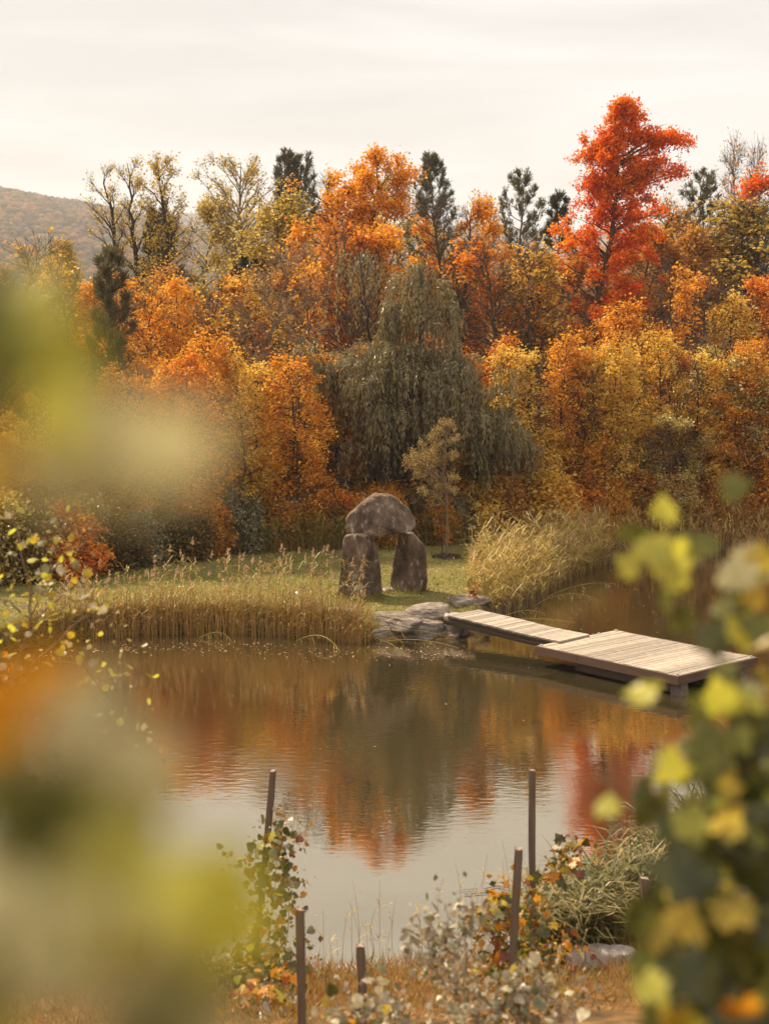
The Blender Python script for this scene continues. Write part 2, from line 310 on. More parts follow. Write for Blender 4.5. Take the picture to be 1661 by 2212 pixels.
def height(X, Y):
    X = np.asarray(X, float); Y = np.asarray(Y, float)
    d = pond_dist(X, Y); P = np.stack([X, Y], -1); n = fnoise(P, .9, 3, 3)
    near = 1 - sstep(Y, 19, 27)
    dl = np.maximum(d, 0)
    wr = .32 + 1.0 * np.exp(-((X - .75) / 1.25) ** 4) * (Y > 30) * (Y < 36)
    far = .48 * sstep(d, 0, wr) + .004 * np.minimum(dl, 60) + .035 * n * sstep(d, .2, 1.5)
    far = far + .5 * sstep(Y - treeline(X), 2, 14)
    nr = .16 * sstep(d, 0, .4) + .345 * np.minimum(dl, 26) + .05 * n * sstep(d, .2, 1)
    h = far * (1 - near) + nr * near
    h = np.where(d < 0, np.maximum(-.9, d * .9 - .02), h)
    return h
def hz(x, y): return float(height(np.array([x]), np.array([y]))[0])
def axis_pts(lo, dlo, dhi, hi, step, g=1.22):
    a = list(np.arange(dlo, dhi, step)); s_ = step; x = dhi
    while x < hi: a.append(x); s_ *= g; x += s_
    a.append(hi); s_ = step * g; x = dlo - s_; b = []
    while x > lo: b.append(x); s_ *= g; x -= s_
    b.append(lo); return np.array(b[::-1] + a)
xs = axis_pts(-3000, -15, 19, 3000, .22); ys = axis_pts(-600, 11, 50, 3200, .22)
X, Y = np.meshgrid(xs, ys); Z = height(X, Y); D_ = pond_dist(X, Y)
V = np.stack([X, Y, Z], -1).reshape(-1, 3)
ny, nx = X.shape; idx = np.arange(nx * ny).reshape(ny, nx)
Fq = np.stack([idx[:-1, :-1], idx[:-1, 1:], idx[1:, 1:], idx[1:, :-1]], -1).reshape(-1, 4)
cx_ = X.ravel()[Fq].mean(1); cy_ = Y.ravel()[Fq].mean(1); cd_ = D_.ravel()[Fq].mean(1)
lawn_m = (cd_ > .30) & (cy_ < treeline(cx_) + .4) & (cy_ > 27) & (cx_ < 12) & (cx_ > -30)
bank_m = (~lawn_m) & (cd_ < .30) & (cy_ > 24) & (cd_ > -1.5) & (np.abs(cx_) < 30)
tl_ = (treeline(X) + .3 - Y + .35 * fnoise(np.stack([X, Y], -1), 2.2, 12, 2)).ravel(); dn_ = (D_ + .10 * fnoise(np.stack([X, Y], -1), 3.5, 14, 2)).ravel()
a_lawn = (sstep(dn_, .22, .5) * sstep(tl_, -.4, .4) * (Y.ravel() > 27) * (np.abs(X.ravel()) < 30) * (X.ravel() < 12))
a_bank = (1 - sstep(dn_, .12, .4)) * (Y.ravel() > 22) * (np.abs(X.ravel()) < 30)
def sub_sheet(name, mask, mat, label):
    f = Fq[mask]; used, inv = np.unique(f, return_inverse=True)
    o = obj(name, mesh(name, V[used], inv.reshape(-1, 4), mat, {'lawn': a_lawn[used], 'bank': a_bank[used]}, smooth=True)); return tag(o, label, kind='structure')
sub_sheet('lawn', lawn_m, M['terrain'], 'mown lawn round the standing stones')
sub_sheet('bank', bank_m, M['terrain'], 'muddy bank at the edge of the pond')
sub_sheet('ground', ~(lawn_m | bank_m), M['terrain'], 'leaf strewn ground around the pond and under the wood')

# water
m, nt, o = mat_new('pond_water'); L = nt.links.new
g = N(nt, 'ShaderNodeNewGeometry')
mpa = N(nt, 'ShaderNodeMapping'); mpa.inputs['Scale'].default_value = (2.4, 5.5, 1); L(g.outputs['Position'], mpa.inputs[0])
n1 = N(nt, 'ShaderNodeTexNoise'); n1.inputs['Scale'].default_value = 1.6; n1.inputs['Detail'].default_value = 1.6; n1.inputs['Roughness'].default_value = .55; L(mpa.outputs[0], n1.inputs['Vector'])
n2 = N(nt, 'ShaderNodeTexNoise'); n2.inputs['Scale'].default_value = .16; n2.inputs['Detail'].default_value = 3; L(g.outputs['Position'], n2.inputs['Vector'])
mr = N(nt, 'ShaderNodeMapRange'); mr.inputs[1].default_value = .38; mr.inputs[2].default_value = .62; mr.inputs[3].default_value = .25; mr.inputs[4].default_value = 1.0; L(n2.outputs['Fac'], mr.inputs[0])
sx = N(nt, 'ShaderNodeSeparateXYZ'); L(g.outputs['Position'], sx.inputs[0])
my = N(nt, 'ShaderNodeMapRange'); my.inputs[1].default_value = 17; my.inputs[2].default_value = 22; my.inputs[3].default_value = .12; my.inputs[4].default_value = 1.0; L(sx.outputs[1], my.inputs[0])
mu = N(nt, 'ShaderNodeMath', operation='MULTIPLY'); L(mr.outputs[0], mu.inputs[0]); L(my.outputs[0], mu.inputs[1])
hm = N(nt, 'ShaderNodeMath', operation='MULTIPLY'); L(n1.outputs['Fac'], hm.inputs[0]); L(mu.outputs[0], hm.inputs[1])
mpf = N(nt, 'ShaderNodeMapping'); mpf.inputs['Scale'].default_value = (9, 20, 1); L(g.outputs['Position'], mpf.inputs[0])
n3 = N(nt, 'ShaderNodeTexNoise'); n3.inputs['Scale'].default_value = 1.7; n3.inputs['Detail'].default_value = 3; L(mpf.outputs[0], n3.inputs['Vector'])
n4 = N(nt, 'ShaderNodeTexNoise'); n4.inputs['Scale'].default_value = .42; n4.inputs['Detail'].default_value = 4; L(g.outputs['Position'], n4.inputs['Vector'])
mr4 = N(nt, 'ShaderNodeMapRange'); mr4.inputs[1].default_value = .44; mr4.inputs[2].default_value = .62; mr4.inputs[3].default_value = .0; mr4.inputs[4].default_value = .30; L(n4.outputs['Fac'], mr4.inputs[0])
m4 = N(nt, 'ShaderNodeMath', operation='MULTIPLY'); L(n3.outputs['Fac'], m4.inputs[0]); L(mr4.outputs[0], m4.inputs[1])
m5 = N(nt, 'ShaderNodeMath', operation='MULTIPLY'); L(m4.outputs[0], m5.inputs[0]); L(my.outputs[0], m5.inputs[1])
hs_ = N(nt, 'ShaderNodeMath', operation='ADD'); L(hm.outputs[0], hs_.inputs[0]); L(m5.outputs[0], hs_.inputs[1])
b = N(nt, 'ShaderNodeBump'); b.inputs['Strength'].default_value = 1.0; b.inputs['Distance'].default_value = .0036; L(hs_.outputs[0], b.inputs['Height'])
fr = N(nt, 'ShaderNodeFresnel'); fr.inputs['IOR'].default_value = 1.33; L(b.outputs[0], fr.inputs['Normal'])
fa = N(nt, 'ShaderNodeMath', operation='MULTIPLY_ADD', use_clamp=True); fa.inputs[1].default_value = .8; fa.inputs[2].default_value = .44; L(fr.outputs[0], fa.inputs[0])
gl = N(nt, 'ShaderNodeBsdfGlossy'); gl.inputs['Roughness'].default_value = .0; gl.inputs[0].default_value = (.88, .79, .635, 1); L(b.outputs[0], gl.inputs['Normal'])
df = N(nt, 'ShaderNodeBsdfDiffuse'); df.inputs[0].default_value = (.050, .039, .017, 1)
ms = N(nt, 'ShaderNodeMixShader'); L(fa.outputs[0], ms.inputs[0]); L(df.outputs[0], ms.inputs[1]); L(gl.outputs[0], ms.inputs[2]); L(ms.outputs[0], o.inputs[0])
M['water'] = m
wv, wf = np.array([[-16, 12, 0], [21, 12, 0], [21, 50, 0], [-16, 50, 0]], float), np.array([[0, 1, 2, 3]])
tag(obj('water', mesh('water', wv, wf, M['water'])), 'still brown pond water mirroring trees and sky', kind='structure')

# hills behind the wood
rng = np.random.default_rng(5)
ico_v, ico_f = None, None
import bmesh
bm = bmesh.new(); bmesh.ops.create_icosphere(bm, subdivisions=1, radius=1); ico_v = np.array([v.co[:] for v in bm.verts]); ico_f = np.array([[v.index for v in f.verts] for f in bm.faces]); bm.free()
def hill(name, label, ridge, Yr, Y0, Y1, x0, x1, seed, n_crowns, crown_r, crown_label):
    us, vs = zip(*ridge); rx = [dep(u, v, Yr)[0] for u, v in ridge]; rz = [dep(u, v, Yr)[2] for u, v in ridge]
    def hh(X, Y):
        r = np.interp(X, rx, rz); P = np.stack([X, Y], -1)
        up = sstep(Y, Y0, Yr) ** 1.15; dn = 1 - .55 * sstep(Y, Yr + 30, Y1)
        return r * up * dn + fnoise(P, .006, seed, 4) * 5 * sstep(Y, Y0 + 50, Y0 + 300) * (1 - .75 * sstep(Y, Yr - 250, Yr)) - 3
    gx = np.linspace(x0, x1, 130); gy = np.linspace(Y0 - 40, Y1, 70); GX, GY = np.meshgrid(gx, gy); GZ = hh(GX, GY)
    i = np.arange(GX.size).reshape(GX.shape); F = np.stack([i[:-1, :-1], i[:-1, 1:], i[1:, 1:], i[1:, :-1]], -1).reshape(-1, 4)
    tag(obj(name, mesh(name, np.stack([GX, GY, GZ], -1), F, M['hill'], smooth=True)), label, kind='structure')
    r = np.random.default_rng(seed + 9)
    lo = max(x0, dep(-500, 500, Yr)[0]); hi = min(x1, dep(1900, 500, Yr)[0])
    cx = r.uniform(lo, hi, n_crowns); cy = Y0 + 60 + (Yr + 20 - Y0 - 60) * r.random(n_crowns) ** .8
    edge = r.random(n_crowns) < .16; cy[edge] = Yr + r.uniform(-25, 12, edge.sum())
    cz = hh(cx, cy); sc = crown_r * r.uniform(.6, 1.35, n_crowns)
    sq = r.uniform(.65, 1.0, n_crowns)
    VV = ico_v[None] * sc[:, None, None] * np.stack([np.ones_like(sq), np.ones_like(sq), sq], -1)[:, None] * r.uniform(.8, 1.2, (n_crowns, len(ico_v), 1)) + np.stack([cx, cy, cz + sc * .4], -1)[:, None]
    FF = ico_f[None] + (np.arange(n_crowns) * len(ico_v))[:, None, None]
    tag(obj('hillside_woods', mesh('hillside_woods', VV, FF.reshape(-1, 3), M['hill_forest'], {'rnd': np.repeat(r.random(n_crowns), len(ico_v))})), crown_label, 'woods', kind='stuff')
hill('mountain', 'wooded autumn mountain sloping down from the left behind the trees', [(-1500, 330), (-700, 380), (-200, 405), (0, 416), (60, 425), (150, 443), (230, 456), (330, 476), (480, 520), (650, 575), (900, 610), (1300, 590), (1700, 560), (2600, 520)],
     1500, 260, 1900, -1400, 1100, 4, 30000, 4.0, 'orange and brown woods covering the mountain slope')
hill('far_mountain', 'pale blue mountain far off between the bare trees', [(-1500, 520), (100, 505), (300, 488), (400, 470), (470, 461), (540, 466), (620, 474), (700, 468), (780, 480), (900, 500), (1060, 498), (1200, 505), (1500, 500), (2600, 470)],
     2700, 1950, 3050, -1700, 1800, 14, 12000, 6.5, 'hazy woods on the far blue mountain')
# air
m, nt, o = mat_new('pale_air'); pv = N(nt, 'ShaderNodeVolumePrincipled'); pv.inputs['Density'].default_value = .00028; pv.inputs['Color'].default_value = (.95, .95, .97, 1)
pv.inputs['Anisotropy'].default_value = .2
nt.links.new(pv.outputs[0], o.inputs['Volume'])
hv, hf = boxq((-3100, -700, -4), (3100, 3300, 320)); tag(obj('haze', mesh('haze', hv, hf, m)), 'pale haze in the autumn air', kind='stuff')
# ------------------------------------------------------------------ dock
def plank_mesh(name, L_, w, t, mat, rng, bev=.004, warp=.003):
    """a board with chamfered long edges, length on x, width on y"""
    pr = np.array([(-w / 2 + bev, 0), (-w / 2, -bev), (-w / 2, -t), (w / 2, -t), (w / 2, -bev), (w / 2 - bev, 0)])
    xs_ = np.array([-L_ / 2, 0, L_ / 2]); V = []
    for x in xs_:
        dz = rng.normal(0, warp * .4); 
        for y, z in pr: V.append((x, y, z + dz))
    V = np.array(V); k = 6; F = [np.array([[i * k + j, i * k + (j + 1) % k, (i + 1) * k + (j + 1) % k, (i + 1) * k + j] for i in range(2) for j in range(k)])]
    F.append(np.array([list(range(k))[::-1], [2 * k + j for j in range(k)]])); 
    return mesh(name, V, F, mat)
rng = np.random.default_rng(11)
ZD = .43
cL, cB, cR, cF = [at(*q, ZD)[:2] for q in ((1161.7, 1394.8), (1328, 1361.3), (1632.7, 1419.2), (1462.2, 1459.9))]
ax = nrm((cF - cL) + (cR - cB)); ay = np.array([-ax[1], ax[0]]); cen = (cL + cB + cR + cF) / 4
LL, WW = 3.71, 2.575; rz = math.atan2(ax[1], ax[0])
plat = empty('dock_platform', (cen[0], cen[1], ZD), 'square timber swimming platform over the pond at the end of the footbridge', 'dock platform'); plat.rotation_euler = (0, 0, rz)
npk = 27; pw = (LL - .01) / npk
pm = [plank_mesh('plank', WW - .012, pw - .009, .036, M['deck'], rng) for _ in range(5)]
for i in range(npk):
    o = obj('plank', pm[i % 5], plat, (-LL / 2 + .005 + pw * (i + .5), rng.normal(0, .003), rng.normal(0, .0018))); o.rotation_euler = (0, rng.normal(0, .003), math.pi / 2 + (math.pi if rng.random() < .5 else 0))
def board(name, lo, hi, mat, parent, bev=.004):
    me = bpy.data.meshes.new(name); bm = bmesh.new(); bmesh.ops.create_cube(bm, size=1)
    lo = Vector(lo); hi = Vector(hi)
    for v in bm.verts: v.co = Vector([lo[i] if v.co[i] < 0 else hi[i] for i in range(3)])
    if bev: bmesh.ops.bevel(bm, geom=bm.edges[:], offset=bev, segments=1, affect='EDGES')
    bm.to_mesh(me); bm.free(); me.materials.append(mat); return obj(name, me, parent)
h_, w_ = LL / 2, WW / 2; FT = .036; FH = .178
sp = -h_ + LL * .31
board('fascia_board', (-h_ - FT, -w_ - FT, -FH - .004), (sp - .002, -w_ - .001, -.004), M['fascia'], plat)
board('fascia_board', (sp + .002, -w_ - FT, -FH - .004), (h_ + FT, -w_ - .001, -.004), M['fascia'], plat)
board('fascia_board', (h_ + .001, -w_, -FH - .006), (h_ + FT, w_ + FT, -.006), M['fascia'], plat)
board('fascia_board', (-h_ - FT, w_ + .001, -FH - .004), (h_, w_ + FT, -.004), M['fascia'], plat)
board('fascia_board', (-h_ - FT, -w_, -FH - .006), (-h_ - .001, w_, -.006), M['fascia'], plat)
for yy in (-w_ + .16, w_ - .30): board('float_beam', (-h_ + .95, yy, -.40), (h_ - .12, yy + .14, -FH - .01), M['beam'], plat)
for yy in (-.75, 0, .75): board('joist', (-h_ + .1, yy - .02, -FH), (h_ - .1, yy + .02, -.04), M['beam'], plat, 0)
def foot(x0, y0, s=1):
    V = []
    for z, e in ((-FH - .012, .0), (-.62, .10)):
        for x, y in ((x0 - .22 , y0 - .10), (x0 + .02 + e * .3, y0 - .10), (x0 + .02 + e * .3, y0 + .10 + e), (x0 - .22, y0 + .10 + e)): V.append((x, y - e * .5, z))
    F = np.array([[0, 1, 2, 3], [4, 7, 6, 5], [0, 4, 5, 1], [1, 5, 6, 2], [2, 6, 7, 3], [3, 7, 4, 0]])
    obj('support_block', mesh('support_block', V, F, M['grey_timber']), plat)
foot(h_ - .02, -w_ + .22); foot(h_ - .02, w_ - .42)
def cap_mesh():
    bm = bmesh.new(); bmesh.ops.create_cone(bm, cap_ends=True, segments=10, radius1=.042, radius2=.030, depth=.028); me = bpy.data.meshes.new('corner_cap'); bm.to_mesh(me); bm.free(); me.materials.append(M['metal']); return me
cm = cap_mesh()
for x, y in ((-h_ + .05, -w_ + .07), (-h_ + .05, w_ - .05), (h_ - .06, -w_ + .06), (h_ - .06, w_ - .08), (-h_ + .04, -w_ + .80), (-h_ + .04, w_ - .62)): obj('corner_cap', cm, plat, (x, y, .014))
# footbridge
b0 = at(965.4, 1329, .60); b1 = at(1208, 1386, .475); k0 = at(1034, 1317.5, .60); k1 = at(1273.3, 1370.6, .475)
d1 = nrm(((b1 - b0) + (k1 - k0))[:2][None])[0]
m0 = (b0 + k0) / 2; m1_ = (b1 + k1) / 2; bl = float(np.linalg.norm((m1_ - m0)[:2])); bw = 1.02
d2 = np.array([-d1[1], d1[0]]); bw = float(abs((k1 - b1)[:2] @ d2) + abs((k0 - b0)[:2] @ d2)) / 2
br = empty('footbridge', (m0[0], m0[1], 0), 'narrow plank footbridge sagging from the bank rocks out to the platform', 'footbridge'); br.rotation_euler = (0, 0, math.atan2(d1[1], d1[0]))
nb = int(bl / .143); pb = bl / nb
pm2 = [plank_mesh('plank', bw, pb - .008, .036, M['deck'], rng) for _ in range(5)]
def bz(t): return .605 - .125 * t + .035 * math.sin(math.pi * min(1, t * 1.2)) * (1 - t) - .03 * math.sin(math.pi * t)
for i in range(nb):
    t = (i + .5) / nb; o = obj('plank', pm2[i % 5], br, (pb * (i + .5), rng.normal(0, .006), bz(t) + rng.normal(0, .002))); sl = math.atan2(bz(t + .02) - bz(t - .02), bl * .04)
    o.rotation_euler = (0, 0, math.pi / 2); o.rotation_euler = Matrix.Rotation(-sl, 3, 'Y').to_4x4().__matmul__(Matrix.Rotation(math.pi / 2, 4, 'Z')).to_euler()
for yy, nm in ((-bw / 2 + .10, 'stringer'), (bw / 2 - .10, 'stringer')):
    ts = np.linspace(0, 1, 12); P = np.array([[(-.15 + (bl + .10) * t), yy + .02 * math.sin(t * 3), bz(t) - .036 - .105 - .008] for t in ts])[None]
    v, f = tubes(P, np.full((1, 12), .1) * (1 - .15 * ts), 10); obj(nm, mesh(nm, v, f, M['beam'], smooth=True), br)
for yy in (-bw / 2 + .005, bw / 2 - .03):
    ts = np.linspace(0, 1, 10); vv = []
    for t in ts:
        z = bz(t) - .037
        for (dy, dz) in ((0, 0), (.025, 0), (.025, -.045), (0, -.045)): vv.append((bl * t, yy + dy, z + dz))
    f = [[i * 4 + j, i * 4 + (j + 1) % 4, i * 4 + 4 + (j + 1) % 4, i * 4 + 4 + j] for i in range(9) for j in range(4)] + [[3, 2, 1, 0], [36, 37, 38, 39]]
    obj('edge_strip', mesh('edge_strip', vv, np.array(f), M['beam']), br)

# ------------------------------------------------------------------ stones
bm = bmesh.new(); bmesh.ops.create_icosphere(bm, subdivisions=6, radius=1); IV6 = np.array([v.co[:] for v in bm.verts]); IF6 = np.array([[v.index for v in f.verts] for f in bm.faces]); bm.free()
bm = bmesh.new(); bmesh.ops.create_icosphere(bm, subdivisions=5, radius=1); IV5 = np.array([v.co[:] for v in bm.verts]); IF5 = np.array([[v.index for v in f.verts] for f in bm.faces]); bm.free()
def polyrock(planes, p=16, seed=0, rough=.03, f=4., strata=0, fine=True, centre=(0, 0, 0)):
    V, F = (IV6, IF6) if fine else (IV5, IF5)
    n = np.array([q[0] for q in planes], float); d = np.array([q[1] for q in planes], float); ln = np.linalg.norm(n, axis=1); n /= ln[:, None]; d = d / ln
    s_ = np.maximum(V @ n.T, 0) / d[None]; r = (s_ ** p).sum(1) ** (-1 / p)
    P = V * r[:, None]
    q = fnoise(P, f, seed, 6) - .9 * (1 - np.abs(fnoise(P, f * 1.7, seed + 7, 5))) ** 4; P = P + V * (rough * q)[:, None]
    if strata: P = P + V * (strata * np.sign(np.sin(P[:, 2] * 60 + fnoise(P, 3, seed + 1, 2) * 3)) * (np.abs(V[:, 2:3].ravel()) < .8))[:, None] * .5
    return P + np.array(centre), F
def outline_planes(pts, c0):
    """side planes from a closed outline in x,z (clockwise or not), seen from c0"""
    out = []; pts = np.array(pts, float) - c0
    for i in range(len(pts)):
        a, b = pts[i], pts[(i + 1) % len(pts)]; e = b - a; nn = np.array([e[1], -e[0]]); nn /= np.linalg.norm(nn); dd = nn @ a
        if dd < 0: nn, dd = -nn, -dd
        out.append(((nn[0], 0, nn[1]), dd))
    return out
def img_outline(pts, Y):
    return [(dep(u, v, Y)[0], dep(u, v, Y)[2]) for u, v in pts]
def chips(planes, n, seed):
    r_ = np.random.default_rng(seed); N_ = np.array([q[0] for q in planes], float); d_ = np.array([q[1] for q in planes], float); ln = np.linalg.norm(N_, axis=1); N_ /= ln[:, None]; d_ = d_ / ln; out = []
    dd = rdir(r_, 3000); rr_ = (np.maximum(dd @ N_.T, 1e-6) / d_[None]).max(1); SP = dd / rr_[:, None]; sup = lambda v: float((SP @ v).max())
    while len(out) < n:
        v = r_.normal(size=3); v /= np.linalg.norm(v); dots = N_ @ v
        if dots.max() > .93: continue
        out.append((tuple(v), sup(v) * r_.uniform(.90, .975)))
    return out
def stone(name, pts, Y, extra, label, seed, mat, cat='standing stone', rough=.03, p=16, f=4., group=None):
    q = img_outline(pts, Y); c0 = np.mean(q, 0); extra = extra + chips(outline_planes(q, c0) + extra, 9, seed + 50); P, F = polyrock(outline_planes(q, c0) + extra, p, seed, rough, f)
    base = np.array([c0[0], Y, min(z for x, z in q)]); P = P + np.array([c0[0], Y, c0[1]]) - base
    return tag(obj(name, mesh(name, P, F, mat, smooth=True), None, base), label, cat, group)
stone('standing_stone', [(728, 1298), (735, 1215), (742.7, 1160), (752, 1153), (788, 1149.5), (803, 1150.5), (808, 1164), (815, 1185), (824, 1250), (826, 1296)], 35.7,
      [((-.25, -1, .05), .36), ((.75, -1, .03), .40), ((.9, .25, .1), .50), ((-.3, 1, 0), .35), ((.5, 1, 0), .4)],
      'left upright boulder of the dolmen with a pale ridge down its front', 3, M['stone'], rough=.026, p=40)
stone('standing_stone', [(838, 1276), (843, 1245), (853, 1183), (856, 1160), (862, 1148), (892.6, 1150), (905, 1162), (921.7, 1187), (924, 1230), (921, 1278)], 36.5,
      [((-.75, -1, .0), .34), ((.30, -1, .06), .34), ((.8, -.5, .1), .46), ((-.3, 1, 0), .33), ((.6, 1, 0), .38)],
      'right upright boulder of the dolmen leaning inwards with a narrow pale left face', 8, M['stone'], rough=.026, p=40)
stone('capstone', [(749, 1149), (746.5, 1130), (747, 1116), (774, 1090), (809, 1064.5), (847, 1067.5), (875, 1086), (899, 1120), (900, 1138), (884, 1147), (818, 1153.5), (757, 1154.5)], 36.05,
      [((-.35, -1, .25), .52), ((.35, -1, .45), .52), ((.1, -1, -.35), .62), ((-.3, 1, .3), .55), ((.4, 1, .4), .6)],
      'domed capstone laid across the two upright boulders on the lawn', 5, M['stone'], rough=.030, p=36, f=3.4)
def slab(u, v, z, size, rot, seed, label, mat='slab', tilt=(0, 0), rough=.05, cat='rock', p=26, sink=.0, group=None):
    """a rock whose middle of the front foot stands at u,v on level z"""
    w, d, h = size; r = np.random.default_rng(seed); c = at(u, v, z); pl = []
    k = 7
    for i in range(k):
        a = 2 * math.pi * i / k + r.uniform(-.3, .3); ex = 1 / ((abs(math.cos(a)) / (w / 2)) ** 2.6 + (abs(math.sin(a)) / (d / 2)) ** 2.6) ** (1 / 2.6)
        pl.append(((math.cos(a), math.sin(a), r.uniform(-.25, .3)), ex * r.uniform(.88, 1.02)))
    pl += [((r.uniform(-.08, .08), r.uniform(-.08, .08), 1), h / 2), ((.05, 0, -1), h / 2), ((r.uniform(-.6, .6), -.8, .7), h * .62)]
    pl = pl + chips(pl, 7, seed)
    P, F = polyrock(pl, p, seed, rough * min(1, h * 2), 5., fine=False, strata=.010 if mat == 'slab' else 0)
    P = P + np.array([0, 0, h / 2 - sink])
    o = tag(obj('rock', mesh('rock', P, F, M[mat], smooth=True), None, (c[0], c[1] + d / 2, z)), label, cat, group); o.rotation_euler = (tilt[0], tilt[1], rot); return o
slab(853, 1371, .17, (1.32, 1.25, .30), -.03, 21, 'broad flat pale slab at the pond edge left of the footbridge', tilt=(.03, .03))
slab(925, 1345, .34, (1.15, 1.15, .25), .1, 22, 'bright flat slab on top beside the start of the footbridge')
slab(915, 1386, -.03, (1.12, .8, .42), -.05, 23, 'rounded rock at the waterline below the two flat slabs', tilt=(0, .12))
slab(985, 1383, -.05, (.62, .75, .55), .2, 24, 'round grey boulder tucked under the start of the footbridge', mat='near_rock', rough=.05)
slab(825, 1388, -.05, (.72, .6, .25), .1, 25, 'low dark rock half under the broad flat slab')
slab(742, 1352, .22, (.95, .8, .34), .15, 26, 'dark rock behind the bank reeds left of the broad slab', rough=.05)
slab(668, 1343, .33, (.8, .6, .22), .1, 27, 'small pale slab half hidden by grass on the bank')
slab(1022, 1318, .43, (1.0, 1.3, .16), .35, 28, 'low grey slab behind the footbridge beside the reed bed')
slab(975, 1392, -.12, (.5, .5, .25), .0, 29, 'small wet stone at the waterline under the footbridge')
slab(845, 1283, .47, (.5, .55, .07), .0, 30, 'thin flat stone in the grass between the two uprights', rough=.02, mat='near_rock')
slab(872, 1383, .0, (.5, .5, .2), .3, 38, 'small brown stone wedged between the waterline rocks')
# bottle
bp = at(786, 1299, .5); bp[2] = hz(bp[0], bp[1]) + .0
pf = [(0.0, 0), (.033, 0), (.037, .008), (.037, .055), (.035, .062), (.037, .07), (.037, .15), (.034, .172), (.022, .198), (.015, .21), (.015, .222), (0, .222)]
def lathe(pf, k=16):
    a = np.arange(k) * 2 * math.pi / k; V = np.array([[r * math.cos(t), r * math.sin(t), z] for r, z in pf for t in a]); n = len(pf)
    F = np.array([[i * k + j, i * k + (j + 1) % k, (i + 1) * k + (j + 1) % k, (i + 1) * k + j] for i in range(n - 1) for j in range(k)]); return V, F
bt = empty('bottle', (bp[0], bp[1], bp[2] + .01), 'small dark drink bottle with a pale cap standing in the grass before the left upright', 'bottle')
v, f = lathe(pf); obj('bottle_body', mesh('bottle_body', v, f, M['black'], smooth=True), bt)
v, f = lathe([(.0, .213), (.0175, .213), (.0178, .236), (.016, .24), (0, .24)]); obj('bottle_cap', mesh('bottle_cap', v, f, M['cap'], smooth=True), bt)
v, f = lathe([(.0376, .09), (.0376, .145)]); keep = [i for i in range(len(f)) if i in (10, 11, 12, 13)]; obj('bottle_label', mesh('bottle_label', v, f[keep], M['label_print'], smooth=True), bt)

# ------------------------------------------------------------------ posts on the near bank
def post(ut, vt, Yt, wpx, ub, vb, label, seed, Yb=None):
    r = np.random.default_rng(seed); top = dep(ut, vt, Yt); q = dep(ub, vb, Yb or Yt); d = (q - top); d /= -d[2]
    zb = top[2]; 
    for _ in range(12):
        P = top + d * (top[2] - zb); zb = hz(P[0], P[1]) - .05
    base = top + d * (top[2] - zb); w = wpx * Yt / FPX / 2; Ln = float(np.linalg.norm(top - base))
    root = empty('post', base, label, 'post', 'grey wooden posts on the near bank')
    K = 9; pr = [(-1, -1), (1, -1), (1, 1), (-1, 1)]; V = []
    bend = r.normal(0, .004, (2,))
    for i in range(K):
        t = i / (K - 1); c0 = (top - base) * t
        for x, y in pr:
            for e in ((.82, 1), (1, .82)) if x * y > 0 else ((1, .82), (.82, 1)):
                V.append((c0[0] + x * e[0] * w + bend[0] * math.sin(3 * t) + r.normal(0, .0018), c0[1] + y * e[1] * w + bend[1] * math.sin(3 * t) + r.normal(0, .0018), c0[2] + (r.normal(0, .007) if i == K - 1 else 0)))
    k = 8; F = np.array([[i * k + j, i * k + (j + 1) % k, (i + 1) * k + (j + 1) % k, (i + 1) * k + j] for i in range(K - 1) for j in range(k)])
    obj('shaft', mesh('shaft', V, F, M['post']), root)
    tv = np.array(V[-8:]) + np.array([0, 0, .0]); tv = np.concatenate([tv, tv.mean(0, keepdims=True) + np.array([[0, 0, .004]])]); tf = np.array([[j, (j + 1) % 8, 8] for j in range(8)])
    obj('end_grain', mesh('end_grain', tv, tf, M['post_top']), root)
    return root
post(590, 1665, 13.3, 14, 571, 1880, 'tall post leaning right with a vine climbing its lower half', 1)
post(648, 1964, 9.6, 19, 652, 2200, 'thick bare post standing just right of the vine clad leaning post', 2)
post(778, 2043, 10.2, 19, 780, 2130, 'short stubby post half sunk in the bush in the middle of the near bank', 3)
post(1120.5, 1833, 11.4, 17, 1107, 2080, 'shorter leaning post of the pair standing close together', 4)
post(1149, 1665, 13.2, 14.5, 1150.5, 2060, 'tallest upright post of the pair standing close together', 5)
post(1549, 1715, 14.0, 15, 1548, 1850, 'dark post among orange leaves in the reeds at the right', 6)
post(1392, 1897, 11.5, 19, 1394, 1960, 'short reddish post among the reeds left of the grapevine', 7)
